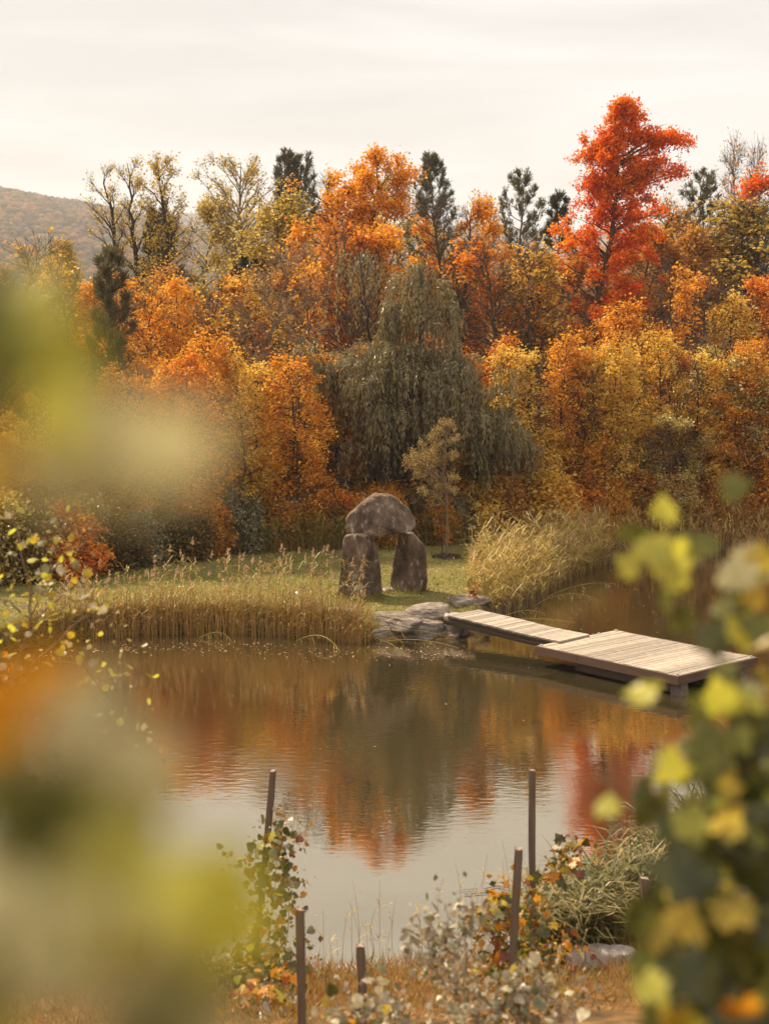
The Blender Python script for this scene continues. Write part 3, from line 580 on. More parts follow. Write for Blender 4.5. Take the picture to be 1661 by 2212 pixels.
# ------------------------------------------------------------------ trees
def treegeo(rng, path, r0, prof=None, n1=36, base=.2, rise=.55, n2=9, n3=5, nl=7, leaf=(.10, .15), spread=.9, tips=None, l2=(.24, .35), l3=(.25, .55),
            bow='maple', lean_leaf=.8, twigs=True, density=1., thick=1., jit=.10, sides=6, aspect=.85, azr=None, clump=0.):
    """one stem with its limbs, twigs and leaves; path is a list of points from the foot to the tip. Returns wood and leaves."""
    path = np.asarray(path, float); K = 18; s_ = np.linspace(0, 1, len(path)); t = np.linspace(0, 1, K)
    T = np.stack([np.interp(t, s_, path[:, i]) for i in range(3)], -1); T = (T + np.roll(T, 1, 0) * (t[:, None] > 0) * 0) 
    Tn = rng.normal(0, .012, (K, 3)) * np.linspace(0, 1, K)[:, None] * path[-1, 2] * .5; Tn[:, 2] = 0; T = T + Tn
    H = path[-1, 2]; R = r0 * (1 - t) ** .8 * .92 + r0 * .05 + .006; R[0] *= 1.35
    wood = [tubes(T[None], R[None], sides + 2)]
    def tr(z):
        return np.stack([np.interp(z, T[:, 2], T[:, i]) for i in range(3)], -1)
    ends = []; zst = []
    if prof is not None:
        pz = np.array([p[0] for p in prof]); pl = np.array([p[1] for p in prof]); pr_ = np.array([p[2] for p in prof])
        i = np.arange(n1); hf = base + (1 - base) * ((i + rng.random(n1)) / n1)
        az = i * 2.399 + rng.uniform(-.5, .5, n1)
        z = hf * H; l = np.interp(z, pz, pl); r = np.interp(z, pz, pr_); side = np.where(np.cos(az) > 0, r, l); dpth = (l + r) / 2 * .85
        Lr = np.sqrt((side * np.cos(az)) ** 2 + (dpth * np.sin(az)) ** 2) * rng.uniform(.68, 1.05, n1) + .1
        c0 = tr(z); e = c0 + np.stack([np.cos(az) * Lr, np.sin(az) * Lr, np.zeros(n1)], -1); ends.append(e); zst.append(np.clip(z - rise * Lr - .02 * H, base * H * .55, H * .96))
    if tips is not None and len(tips):
        e = np.asarray(tips, float); Lr = np.linalg.norm(e[:, :2] - tr(e[:, 2])[:, :2], axis=1); ends.append(e); zst.append(np.clip(e[:, 2] - rise * Lr - .02 * H, base * H * .5, H * .97))
    E = np.concatenate(ends); z0 = np.concatenate(zst); A = tr(z0); n = len(E); Ln = np.linalg.norm(E - A, axis=1)
    if bow == 'maple': Cn = A + (E - A) * np.array([.45, .45, .72])
    elif bow == 'pine': Cn = A + (E - A) * np.array([.62, .62, .12])
    elif bow == 'flat': Cn = A + (E - A) * np.array([.5, .5, .9])
    else: Cn = A + (E - A) * np.array([.35, .35, .55])
    Cn = Cn + rng.normal(0, .07, (n, 3)) * Ln[:, None]
    K1 = 7; P1 = bez(A, Cn, E, K1); P1[:, 1:-1] += rng.normal(0, .018, (n, K1 - 2, 3)) * Ln[:, None, None]
    rt = np.interp(z0, T[:, 2], R) * .55; tt = np.linspace(0, 1, K1); R1 = thick * np.minimum(rt, .012 + .018 * Ln)[:, None] * (1 - tt) ** .9 + .005 * thick
    wood.append(tubes(P1, R1, max(4, sides - 1)))
    # second order
    def kids(P, m, lo, hi, lf, spread_, up):
        n_, K_ = P.shape[:2]; q = rng.uniform(lo, hi, (n_, m)) * (K_ - 1); i = np.minimum(q.astype(int), K_ - 2); f = (q - i)[..., None]
        rows = np.arange(n_)[:, None]; a = P[rows, i] * (1 - f) + P[rows, i + 1] * f; tg = nrm(P[rows, i + 1] - P[rows, i])
        d = nrm(tg + rdir(rng, n_ * m).reshape(n_, m, 3) * spread_ + np.array([0, 0, up])); Lk = lf(q / (K_ - 1), n_, m)
        return a.reshape(-1, 3), d.reshape(-1, 3), Lk.reshape(-1)
    lf2 = lambda q, n_, m: (l2[0] * Ln[:, None] + l2[1]) * (1.25 - q) * rng.uniform(.55, 1.25, (n_, m))
    a2, d2_, L2 = kids(P1, n2, .22, 1.0, lf2, spread, .18)
    droop = {'maple': .0, 'pine': .35, 'flat': -.05}.get(bow, .1)
    t4 = np.linspace(0, 1, 4); P2 = a2[:, None] + d2_[:, None] * (L2[:, None] * t4)[..., None] + np.array([0, 0, 1.]) * (droop * L2[:, None] * t4 ** 2)[..., None]
    P2[:, 1:] += rng.normal(0, .03, (len(a2), 3, 3)) * L2[:, None, None]
    wood.append(tubes(P2, np.broadcast_to(thick * (.004 + .006 * L2)[:, None] * (1 - t4 * .7) + .002, P2.shape[:2]), 3))
    lf3 = lambda q, n_, m: rng.uniform(l3[0], l3[1], (n_, m))
    a3, d3, L3 = kids(P2, n3, .15, 1.0, lf3, spread, .1)
    P3 = np.stack([a3, a3 + d3 * L3[:, None]], 1)
    if twigs: wood.append(tubes(P3, np.full(P3.shape[:2], .0045), 3))
    keep = rng.random(len(a3)) < density
    if clump: 
        keep &= fnoise(a3, 1.1, int(rng.integers(999)), 2) > clump
    a3, d3, L3 = a3[keep], d3[keep], L3[keep]
    q = rng.uniform(.1, 1.08, (len(a3), nl)); C = a3[:, None] + d3[:, None] * (L3[:, None] * q)[..., None] + rng.normal(0, jit, (len(a3), nl, 3))
    C = C.reshape(-1, 3); n_ = len(C)
    if bow == 'pine':
        D = nrm(np.repeat(d3, nl, 0) + rdir(rng, n_) * .75 + np.array([0, 0, .35])); Nn = rdir(rng, n_)
    else:
        D = nrm(rdir(rng, n_) + np.repeat(d3, nl, 0) * .4 + np.array([0, 0, -.45])); Nn = nrm(rdir(rng, n_) * lean_leaf + np.array([0, 0, .8]))
    sz = leaf[0] + (leaf[1] - leaf[0]) * (rng.random(n_) ** 1.6 * 1.35 - .12)
    lv = leafq(rng, C, D, Nn, sz, sz * aspect, rnd=np.clip(rng.normal(.5, .24, n_), 0, 1))
    return wood, [lv]
def finish(name, geos, leafmat, bark, loc, label=None, cat='tree', group=None, crown='crown', trunk='trunk', protect=None):
    wood = [w for g in geos for w in g[0]]; lv = [l for g in geos for l in g[1]]
    wv, wf, _ = join(wood); lvv, lf, la = join(lv)
    root = empty(name, loc, label, cat, group)
    obj(trunk, mesh(trunk, wv, wf, M[bark], smooth=True), root); obj(crown, mesh(crown, lvv, lf, M[leafmat], {'rnd': la}), root)
    return root
def base_at(u, Y):
    x = dep(u, 1100, Y)[0]; return np.array([x, Y, hz(x, Y) - .08])
def loc_pt(u, v, Y, b, dy=0.): return dep(u, v, Y + dy) - b
def img_prof(rows, Y, b, uc):
    """rows of (v, u left, u right) with the stem at uc: extents by height"""
    out = []
    for v, ul, ur in rows:
        z = dep(uc, v, Y)[2] - b[2]; out.append((z, (uc - ul) * Y / FPX, (ur - uc) * Y / FPX))
    return sorted(out)
def stem(pts, Y, b, dys=None):
    P = [loc_pt(u, v, Y, b, (dys[i] if dys else 0)) for i, (u, v) in enumerate(pts)]; P = [np.zeros(3)] + P; return P

# --- red maple, tallest
rng = np.random.default_rng(101); Y = 64; b = base_at(1292, Y)
pth = stem([(1286, 1000), (1280, 800), (1290, 640), (1318, 520), (1328, 430), (1338, 330), (1346, 214)], Y, b)
def uc_of(v): return np.interp(v, [214, 330, 430, 520, 640, 800, 1000], [1346, 1338, 1328, 1318, 1290, 1280, 1286])
rows = [(214, 1340, 1352), (240, 1320, 1366), (262, 1316, 1380), (290, 1300, 1400), (330, 1295, 1395), (345, 1285, 1380), (372, 1300, 1400), (400, 1262, 1370), (425, 1275, 1400), (470, 1285, 1425), (490, 1200, 1430), (560, 1185, 1425), (620, 1195, 1420), (680, 1195, 1400), (740, 1200, 1380), (800, 1220, 1360), (860, 1240, 1330)]
prof = sorted([(dep(uc_of(v), v, Y)[2] - b[2], (uc_of(v) - l) * Y / FPX * (.62 if v < 480 else .85), (r - uc_of(v)) * Y / FPX * (.62 if v < 480 else .85)) for v, l, r in rows])
tp = [(1497, 298, 0), (1470, 300, .3), (1440, 295, .2), (1425, 282, -.5), (1265, 335, 0), (1290, 326, .4), (1318, 290, 0), (1466, 370, .2), (1440, 355, -.3), (1415, 350, 0), (1400, 375, .5), (1256, 408, -.2), (1275, 398, .4), (1290, 380, -.6), (1425, 432, .4), (1428, 468, -.6), (1430, 500, .8), (1190, 498, 0), (1205, 530, .6), (1190, 560, -.6), (1248, 440, .4), (1240, 470, 0), (1225, 510, -1), (1385, 252, 0), (1368, 232, .2), (1300, 292, 0),
      (1415, 560, .5), (1422, 600, -1), (1400, 650, .5), (1185, 600, .5), (1180, 650, -.6), (1390, 700, .3), (1210, 700, 0), (1380, 750, -.8), (1200, 760, .8)]
tips = [loc_pt(u, v, Y, b, d) for u, v, d in tp]
tips += [loc_pt(u, v, Y, b, d) for u, v, d in ((1480, 302, .3), (1455, 290, -.3), (1278, 330, .2), (1300, 318, -.2), (1452, 372, -.2), (1430, 365, .4), (1265, 402, .5), (1410, 425, -.8), (1240, 520, .9), (1400, 520, -1.2), (1370, 470, 1.), (1300, 440, -1), (1360, 560, 1.2), (1230, 600, 1.2), (1380, 620, 1.), (1340, 700, -1), (1250, 700, 1), (1200, 700, -1), (1300, 640, 1.6), (1340, 300, .3), (1320, 350, -.4), (1355, 400, .4), (1345, 250, 0))]
g1 = treegeo(rng, pth, .20, prof, 56, .36, .28, 9, 6, 7, (.095, .155), .8, tips + [t + rng.normal(0, .35, 3) - np.array([0, 0, .1]) for t in tips[:16]], l2=(.14, .26), l3=(.15, .36), bow='maple', clump=-.5, density=.85)
finish('red_maple', [g1], 'red', 'bark', b, 'tallest tree, a scarlet maple standing high above the wood with ragged side arms', 'tree')

# --- orange maple with two heads (left of the middle)
rng = np.random.default_rng(102); Y = 56; b = base_at(765, Y)
pa = stem([(755, 900), (742, 700), (735, 560), (722, 470), (712, 385)], Y, b); pb_ = stem([(768, 900), (780, 700), (790, 560), (808, 450), (822, 336)], Y, b, [0, .3, .6, .8, .8])
pfa = img_prof([(383, 690, 745), (410, 660, 770), (450, 645, 780), (500, 650, 790), (560, 632, 790), (620, 622, 790), (680, 622, 780), (740, 660, 780)], Y, b, 728)
pfb = img_prof([(336, 805, 838), (360, 760, 872), (395, 770, 873), (440, 765, 860), (500, 750, 850), (600, 770, 850)], Y, b, 800)
g1 = treegeo(rng, pa, .13, pfa, 46, .45, .45, 10, 6, 8, (.10, .16), .85, bow='maple', clump=-.15, density=.85); g2 = treegeo(rng, pb_, .13, pfb, 34, .55, .6, 9, 6, 8, (.10, .15), .8, bow='maple', clump=-.15, density=.85)
finish('orange_maple', [g1, g2], 'orange', 'bark', b, 'bright orange maple with two heads on the skyline left of the middle', 'tree')
# --- orange maple right of the middle
rng = np.random.default_rng(103); Y = 58; b = base_at(965, Y)
pa = stem([(962, 900), (955, 700), (950, 560), (925, 420)], Y, b); pb_ = stem([(972, 900), (990, 700), (1010, 580), (1020, 450)], Y, b)
g1 = treegeo(rng, pa, .14, img_prof([(418, 880, 940), (450, 850, 980), (520, 840, 990), (600, 860, 1000), (700, 880, 1000)], Y, b, 942), 44, .45, .5, 10, 6, 8, (.10, .16), .85, bow='maple', clump=-.15, density=.85)
g2 = treegeo(rng, pb_, .12, img_prof([(448, 1000, 1040), (480, 985, 1050), (560, 960, 1082), (640, 960, 1085), (720, 970, 1080), (780, 980, 1060)], Y, b, 1005), 40, .42, .5, 10, 6, 8, (.10, .16), .85, bow='maple', clump=-.15, density=.85)
finish('orange_maple', [g1, g2], 'orange', 'bark', b, 'broad golden orange maple just below the middle pine on the skyline', 'tree')
# --- sparse yellow tree, left
rng = np.random.default_rng(104); Y = 72; b = base_at(270, Y)
sa = stem([(272, 760), (268, 660), (248, 560), (228, 500)], Y, b); 
s1 = stem([(272, 770), (262, 640), (250, 540), (240, 450), (222, 372)], Y, b); s2 = stem([(282, 770), (300, 620), (292, 520), (280, 440), (272, 352)], Y, b, [0, .2, .4, .5, .6])
s3 = stem([(284, 780), (330, 600), (368, 530), (348, 440), (335, 338)], Y, b, [0, -.2, -.4, -.4, -.4])
kw = dict(thick=1.1, n2=8, n3=5, nl=3, leaf=(.10, .16), spread=.6, bow='up', rise=1.0, l2=(.25, .3), l3=(.25, .6))
g1 = treegeo(rng, s1, .19, img_prof([(370, 200, 245), (420, 192, 265), (470, 178, 280), (540, 190, 290), (620, 235, 290)], Y, b, 245), 22, .52, density=.30, **kw)
g2 = treegeo(rng, s2, .19, img_prof([(350, 255, 300), (420, 240, 320), (500, 240, 340), (600, 260, 330)], Y, b, 284), 22, .5, density=.38, **kw)
kw['nl'] = 4
g3 = treegeo(rng, s3, .2, img_prof([(336, 315, 362), (370, 300, 395), (420, 295, 410), (480, 305, 408), (520, 320, 420), (560, 330, 480), (600, 340, 470)], Y, b, 348), 30, .5, density=.75, **kw)
finish('poplar_tree', [g1, g2, g3], 'olive_gold', 'dark_bark', b, 'large half bare poplar with dark forked trunks against the mountain', 'tree')
# --- sparse pale tree
rng = np.random.default_rng(105); Y = 74; b = base_at(518, Y)
s1 = stem([(518, 800), (517, 640), (518, 560), (520, 470), (524, 352)], Y, b)
tp = [(440, 365, 0), (430, 385, .4), (460, 345, .2), (482, 352, -.3), (500, 372, .4), (548, 362, -.4), (568, 372, .3), (580, 385, 0), (590, 430, .5), (592, 480, -.4), (585, 520, 0), (446, 420, -.5), (452, 470, .5), (470, 500, -.4), (560, 430, .6), (470, 400, .8), (545, 400, -.9), (555, 345, .2)]
g1 = treegeo(rng, s1, .2, img_prof([(352, 500, 545), (400, 440, 590), (470, 445, 600), (540, 470, 600), (600, 490, 560)], Y, b, 519), 26, .55, 1.0, 8, 5, 4, (.10, .16), .6, [loc_pt(u, v, Y, b, d) for u, v, d in tp], l2=(.22, .3), bow='up', density=.36, thick=1.15)
finish('birch_tree', [g1], 'olive_gold', 'pale_bark', b, 'slender pale barked tree with thin yellow leaves left of the double pine', 'tree')
# --- olive-gold dense small crowns between
def generic(seed, H, Rr, n1, base, rise, n2, n3, nl, leaf, clump=-.6, r0=.09, bow='maple', two=False, flat=1.0, density=1.):
    rng = np.random.default_rng(seed)
    pth = [np.zeros(3), np.array([rng.normal(0, .15), rng.normal(0, .15), H * .45]), np.array([rng.normal(0, .3), rng.normal(0, .3), H])]
    pr = [(base * H, Rr * .55, Rr * .55), (H * (base * .5 + .35), Rr, Rr * rng.uniform(.8, 1.1)), (H * .75, Rr * .75, Rr * .8), (H * .9, Rr * .42, Rr * .4), (H, .12, .12)]
    return treegeo(rng, pth, r0, pr, n1, base, rise, n2, n3, nl, leaf, .9, bow=bow, clump=clump, density=density)
def meshes_of(geo):
    wv, wf, _ = join(geo[0]); lv, lf, la = join(geo[1])
    tm = mesh('trunk', wv, wf, None, smooth=True); tm.materials.append(M['bark']); cm_ = mesh('crown', lv, lf, None, {'rnd': la}); cm_.materials.append(M['orange']); return tm, cm_
LIB = {}
def lib(key, *a, **k): LIB.setdefault(key, []).append(meshes_of(generic(*a, **k)))
for s_ in (1, 2, 3, 4): lib('broad', 200 + s_, 9.5, (2.3, 1.9, 2.1, 2.5)[s_ - 1], 40, (.3, .22, .35, .25)[s_ - 1], (.45, .9, .6, .3)[s_ - 1], 9, 6, 10, (.07, .135), clump=-.12, density=.85)
for s_ in (1, 2, 3, 4): lib('slim', 210 + s_, 8.0, (1.35, 1.1, 1.6, 1.2)[s_ - 1], 38, (.12, .2, .15, .3)[s_ - 1], (.35, .7, .5, .9)[s_ - 1], 8, 5, 10, (.07, .13), r0=.055, clump=-.15, density=.85)
for s_ in (1, 2): lib('layered', 220 + s_, 7.0, 2.0, 34, .06, .10, 9, 5, 11, (.07, .13), bow='flat', clump=-.1, r0=.07, density=.85)
for s_ in (1, 2): lib('sparse', 230 + s_, 8.5, 1.7, 40, .3, .7, 9, 6, 5, (.09, .14), bow='up', density=.6)
for s_ in (1, 2, 3): lib('sapling', 260 + s_, 8.0, (1.35, 1.15, 1.5)[s_ - 1], 40, .14, .12, 8, 5, 8, (.07, .13), bow='flat', clump=.0, r0=.075, density=.72)
for s_ in (1, 2): lib('bush', 270 + s_, 3.4, 1.5, 36, .03, .5, 9, 6, 8, (.07, .13), r0=.03, clump=-.5)
for s_ in (1, 2, 3): lib('shrub', 240 + s_, 2.0, 1.05, 30, .03, .5, 8, 5, 8, (.08, .14), r0=.03, clump=-.8)
for s_ in (1, 2): lib('twiggy', 250 + s_, 7.5, 1.3, 40, .15, .9, 9, 5, 2, (.07, .11), bow='up', density=.35, r0=.05)
def put(kind, u, Y, Ht, mat, label, group, rng, name='maple_tree', wide=1., bark='bark', cat='tree', x=None):
    i = int(rng.integers(len(LIB[kind]))); tm, cm_ = LIB[kind][i]; H0 = {'broad': 9.5, 'slim': 8, 'layered': 7, 'sparse': 8.5, 'shrub': 2., 'twiggy': 7.5, 'sapling': 8., 'bush': 3.4}[kind]
    xx = dep(u, 1100, Y)[0] if x is None else x; bb = (xx, Y, hz(xx, Y) - .08); s_ = Ht / H0
    root = empty(name, bb, label, cat, group); root.rotation_euler = (0, 0, rng.uniform(0, 6.28)); root.scale = (s_ * wide, s_ * wide, s_)
    for nm, me, mt in (('trunk', tm, bark), ('crown', cm_, mat)):
        o = obj(nm, me, root); o.material_slots[0].link = 'OBJECT'; o.material_slots[0].material = M[mt]
    return root
rng = np.random.default_rng(77)
# named trees that show on their own
put('broad', 440, 76, 13.2, 'olive_gold', 'round olive gold crown between the dark forked poplar and the pale birch', None, rng, 'elm_tree', 1.05)
put('broad', 372, 52, 8.6, 'rust', 'dull rusty tree just right of the dark cedar', None, rng, 'elm_tree')
put('sparse', 600, 70, 12.7, 'olive_gold', 'thin yellow green tree under the double pine', None, rng, 'ash_tree', 1.3)
put('slim', 160, 50, 8.6, 'gold', 'yellow young tree in front of the cedar at the left end of the wood', None, rng, 'birch_tree', 1.2)
put('broad', 155, 74, 10.8, 'olive_gold', 'dull green crown low against the foot of the mountain', None, rng, 'elm_tree', .9)
put('broad', 1480, 70, 12.6, 'rust', 'brown olive crown right of the scarlet maple', None, rng, 'oak_tree', 1.2)
put('sparse', 1560, 68, 12.4, 'olive_gold', 'thinning olive tree below the small right pine', None, rng, 'ash_tree', 1.6)
put('slim', 1640, 68, 13.2, 'red', 'red maple top at the right edge of the wood', None, rng, 'red_maple', 1.2)
put('twiggy', 1575, 70, 15.5, 'rust', 'bare thin snag poking above the wood near the right pine', None, rng, 'bare_tree', .45, 'bark')
put('twiggy', 1607, 70, 15.1, 'rust', 'bare thin snag nearest the red top at the right edge', None, rng, 'bare_tree', .4, 'bark')
put('twiggy', 1080, 70, 12.6, 'rust', 'bare grey twiggy tree between the broad orange maple and the spreading pine', None, rng, 'bare_tree', .8, 'pale_bark')
put('twiggy', 1150, 53, 9.6, 'rust', 'bare brown thicket tree left of the scarlet maple', None, rng, 'bare_tree', 1.4, 'bark')
put('twiggy', 10, 44, 9.3, 'rust', 'bare leafless tree at the left edge before the mountain', None, rng, 'bare_tree', 1.3, 'bark')
put('broad', 880, 64, 13.3, 'olive_gold', 'pale green gold crown peeping between the two orange maples', None, rng, 'ash_tree', .8)
put('slim', 1070, 52, 9.8, 'deep_orange', 'narrow deep orange maple in front of the bare thicket', None, rng, 'maple_tree', 1.3)
put('twiggy', 560, 50, 9.5, 'rust', 'bare grey tree below the thin yellow green tree', None, rng, 'bare_tree', 1.3, 'pale_bark')
put('layered', 1560, 51.0, 6.6, 'green_gold', 'pale green beech with layered boughs at the right side of the pond', None, rng, 'beech_tree', 1.25)
put('layered', 1440, 48.6, 4.0, 'green_gold', 'low spreading beech behind the far shore reeds', None, rng, 'beech_tree', 1.3)
put('layered', 1650, 50.2, 5.6, 'green_gold', 'pale green beech at the right edge over the far shore', None, rng, 'beech_tree', 1.3)
# rows of the wood
ORD = 'first second third fourth fifth sixth seventh eighth ninth tenth eleventh twelfth thirteenth fourteenth fifteenth sixteenth seventeenth eighteenth nineteenth twentieth'.split()
CW = {'orange': 'bright orange', 'deep_orange': 'reddish orange', 'gold': 'golden yellow', 'rust': 'rusty brown', 'olive_gold': 'olive gold', 'green_gold': 'pale green gold', 'grey_green': 'grey green', 'dark_green': 'dark green', 'red': 'scarlet'}
KW_ = {'slim': 'slender tree', 'layered': 'layered tree', 'broad': 'round tree', 'sparse': 'thin tree', 'twiggy': 'twiggy tree', 'shrub': 'shrub', 'bush': 'bush', 'sapling': 'slender sapling'}
def row(us, dY, hfun, kinds, mats, group, label, rng, jit=14, wide=(.9, 1.25), name='maple_tree', where=None):
    made = []
    _row(us, dY, hfun, kinds, mats, group, label, rng, jit, wide, name, made)
    if where:
        inn = sorted([m_ for m_ in made if -20 < m_[0] < 1680], key=lambda m_: m_[0]); n_ = len(inn)
        for i, (u, k, mt, o) in enumerate(inn):
            pos = (ORD[i] + ' from the left') if i < 10 or n_ - i > 10 else (ORD[n_ - 1 - i] + ' from the right')
            o['label'] = f"{CW[mt]} {KW_[k]} {pos} {where}"
def _row(us, dY, hfun, kinds, mats, group, label, rng, jit, wide, name, made):
    for u in us:
        u = u + rng.uniform(-jit, jit); x0 = dep(u, 1100, 46)[0]; Yt = float(treeline(x0)) + dY + rng.uniform(-.5, .8)
        kd = kinds[int(rng.integers(len(kinds)))]; mt = mats[int(rng.integers(len(mats)))]
        made.append((u, kd, mt, put(kd, u, Yt, hfun(u) * rng.uniform(.88, 1.12), mt, label, group, rng, name, rng.uniform(*wide), 'bark' if rng.random() < .7 else 'dark_bark')))
gf = 'orange young trees at the front of the wood behind the lawn'; gg = 'golden young trees behind the reed bed and the right pond'
row(range(-110, 650, 52), 1.4, lambda u: np.interp(u, [0, 120, 300, 600], [4.4, 4.8, 5.8, 6.2]), ['sapling', 'sapling', 'slim'], ['orange', 'deep_orange', 'orange', 'gold'], gf, 'slender orange tree at the front of the wood behind the lawn', rng, where='in the front rank behind the lawn')
row(range(640, 1130, 62), 3.4, lambda u: 6.0, ['slim', 'sapling'], ['orange', 'orange', 'deep_orange'], 'trees in the shade of the willow', 'dull orange tree in the shade behind the willow', rng, where='in the shade just behind the willow')
row(range(1110, 1830, 44), 1.5, lambda u: 6.4, ['sapling', 'sapling', 'slim'], ['gold', 'orange', 'gold', 'orange', 'gold', 'deep_orange'], gg, 'golden young tree behind the reed bed and the right part of the pond', rng, name='birch_tree', where='behind the reed bed and right pond')
row(range(-110, 660, 70), 8.5, lambda u: np.interp(u, [0, 120, 300, 600], [5.8, 6.2, 7.2, 7.8]), ['broad', 'slim', 'sapling'], ['orange', 'deep_orange', 'gold', 'orange'], 'orange trees in the second rank of the wood at the left', 'orange tree in the second rank of the wood left of the willow', rng, where='in the second rank left of the willow')
row(range(660, 1140, 84), 8.5, lambda u: 9.6, ['broad', 'slim'], ['orange', 'deep_orange'], 'orange trees in the second rank behind the willow', 'orange tree in the second rank right behind the willow', rng, where='in the rank above the willow')
row(range(1140, 1850, 60), 8.0, lambda u: 7.3 if 1190 < u < 1420 else 8.5, ['slim', 'slim', 'sapling', 'broad'], ['orange', 'gold', 'orange', 'deep_orange'], 'trees in the second rank at the right', 'orange gold tree in the second rank around the scarlet maple', rng, where='in the rank below the scarlet maple')
row(range(-120, 1900, 84), 19, lambda u: np.interp(u, [0, 150, 320, 500, 1661], [7.2, 7.8, 8.6, 9.0, 10.8]), ['broad', 'broad', 'twiggy'], ['rust', 'olive_gold', 'rust', 'orange'], 'dim trees deep in the wood', 'dim brown or orange tree deep in the wood', rng, wide=(1.1, 1.5), name='oak_tree', where='in the deepest rank of the wood')
# --- pines
def pine(u, Y, vtop, rows, label, seed, stems=None, n1=50, base=.5, dens=1., mat='pine', rise=.45, lf=(.15, .24), bark='bark', name='pine_tree', nl=7):
    rng = np.random.default_rng(seed); b = base_at(u, Y); gs = []
    for (uu, vt, rws) in (stems or [(u, vtop, rows)]):
        p_ = stem([(u + (uu - u) * .3, 900), (uu, 640), (uu, vt)] if vt < 600 else [(u, (vt + 1150) / 2), (uu, vt)], Y, b)
        gs.append(treegeo(rng, p_, .16, img_prof(rws, Y, b, uu), int(n1 * 1.35), base, rise, 9, 5, nl, lf, .62, bow='pine', aspect=.16, jit=.02, l2=(.2, .12), l3=(.15, .3), density=dens))
    return finish(name, gs, mat, bark, b, label, 'tree')
pine(630, 84, 325, None, 'tall twin stemmed pine rising behind the orange maple', 301, [(614, 326, [(324, 608, 622), (360, 600, 632), (420, 598, 634), (460, 570, 640), (520, 580, 660)]), (652, 333, [(331, 644, 664), (370, 636, 680), (420, 630, 686), (470, 620, 690), (540, 600, 700)])], n1=54, base=.5, rise=.9)
pine(935, 84, 333, [(331, 928, 938), (360, 915, 955), (400, 903, 975), (440, 895, 985), (500, 880, 1000)], 'tall narrow pine rising behind the golden orange maple', 302, n1=70, base=.5, rise=.7)
pine(1128, 82, 367, [(365, 1120, 1140), (390, 1100, 1150), (420, 1078, 1165), (450, 1085, 1185), (500, 1090, 1180), (560, 1080, 1180)], 'pine with wide upswept boughs left of the scarlet maple', 303, n1=40, base=.5, rise=.75)
pine(1518, 82, 372, [(370, 1512, 1526), (395, 1485, 1550), (420, 1480, 1562), (450, 1488, 1552), (520, 1480, 1560)], 'small flat boughed pine on the skyline right of the scarlet maple', 304, n1=40, base=.55, rise=.5)
pine(1205, 78, 420, [(418, 1200, 1212), (450, 1190, 1225), (500, 1175, 1240), (600, 1170, 1250)], 'dark ragged spruce tucked behind the left side of the scarlet maple', 305, n1=50, base=.35, rise=.0, mat='cedar', name='spruce_tree')
pine(1450, 76, 470, [(468, 1445, 1455), (520, 1430, 1475), (600, 1415, 1490), (760, 1400, 1500)], 'dark spruce showing beside the right side of the scarlet maple', 306, n1=60, base=.2, rise=.0, mat='cedar', name='spruce_tree')
pine(236, 47.6, 545, [(540, 228, 244), (580, 212, 262), (650, 198, 282), (740, 192, 288), (860, 195, 290)], 'dark cedar standing before the forked poplar trunks at the left', 307, n1=46, base=.12, rise=.5, mat='pine', name='cedar_tree', nl=7)
pine(345, 78, 455, [(450, 330, 360), (500, 315, 385), (600, 300, 400), (760, 300, 400)], 'dark conifer mass behind the yellow half of the forked poplar', 308, n1=80, base=.2, rise=.4, mat='cedar', name='cedar_tree', nl=10)
pine(1165, 66, 590, [(585, 1155, 1175), (650, 1120, 1210), (760, 1100, 1230), (900, 1100, 1230)], 'dark hemlock in the gap between the golden orange maple and the scarlet maple', 309, n1=70, base=.15, rise=.1, mat='cedar', name='hemlock_tree')
pine(540, 70, 560, [(555, 530, 550), (620, 500, 590), (760, 480, 600)], 'dark spruce low behind the pale birch trunk', 310, n1=60, base=.2, rise=.1, mat='cedar', name='spruce_tree')
pine(448, 44.6, 850, [(850, 440, 456), (920, 405, 480), (1000, 385, 510), (1080, 380, 515), (1150, 395, 505)], 'thin young pine at the front of the wood behind the left lawn', 311, n1=46, base=.1, rise=.25, mat='pine', nl=5, dens=.6)

# --- willow
rng = np.random.default_rng(401); Y = 46.8; b = base_at(862, Y)
stm = [stem([(852, 1080), (838, 960), (835, 860), (800, 740), (775, 545)], Y, b, [0, 0, 0, .5, .5]), stem([(858, 1080), (868, 940), (900, 800), (915, 700), (905, 572)], Y, b, [0, 0, -.3, -.4, -.4])]
domes = [(770, 545, 34, 130, 24), (745, 575, 30, 150, 22), (800, 560, 34, 150, 26), (830, 600, 40, 150, 26), (905, 580, 32, 150, 34), (880, 620, 36, 150, 28), (935, 610, 36, 150, 30), (955, 660, 34, 150, 28), (920, 690, 44, 160, 40), (880, 740, 44, 130, 34),
         (665, 735, 28, 120, 28), (700, 770, 40, 140, 36), (740, 790, 40, 130, 36), (790, 780, 44, 130, 42), (840, 800, 46, 150, 48), (900, 800, 46, 150, 52), (960, 770, 44, 140, 50), (1000, 790, 36, 130, 40), (985, 850, 50, 150, 56), (1040, 870, 44, 150, 52), (1080, 840, 36, 120, 32), (820, 880, 48, 150, 46),
         (880, 880, 46, 150, 48), (930, 900, 50, 140, 52), (1100, 920, 44, 130, 44), (1130, 960, 34, 100, 28), (1060, 950, 46, 130, 40), (760, 860, 40, 130, 30), (700, 850, 36, 110, 22), (1010, 960, 44, 120, 32), (790, 960, 44, 110, 20), (860, 960, 40, 110, 20), (1095, 800, 24, 80, 14)]
tips = []; strands = []; pxm = Y / FPX
domes = [(u, v, ru * .85, drop * .95, dens * (.34 if v < 640 else .42)) for (u, v, ru, drop, dens) in domes]
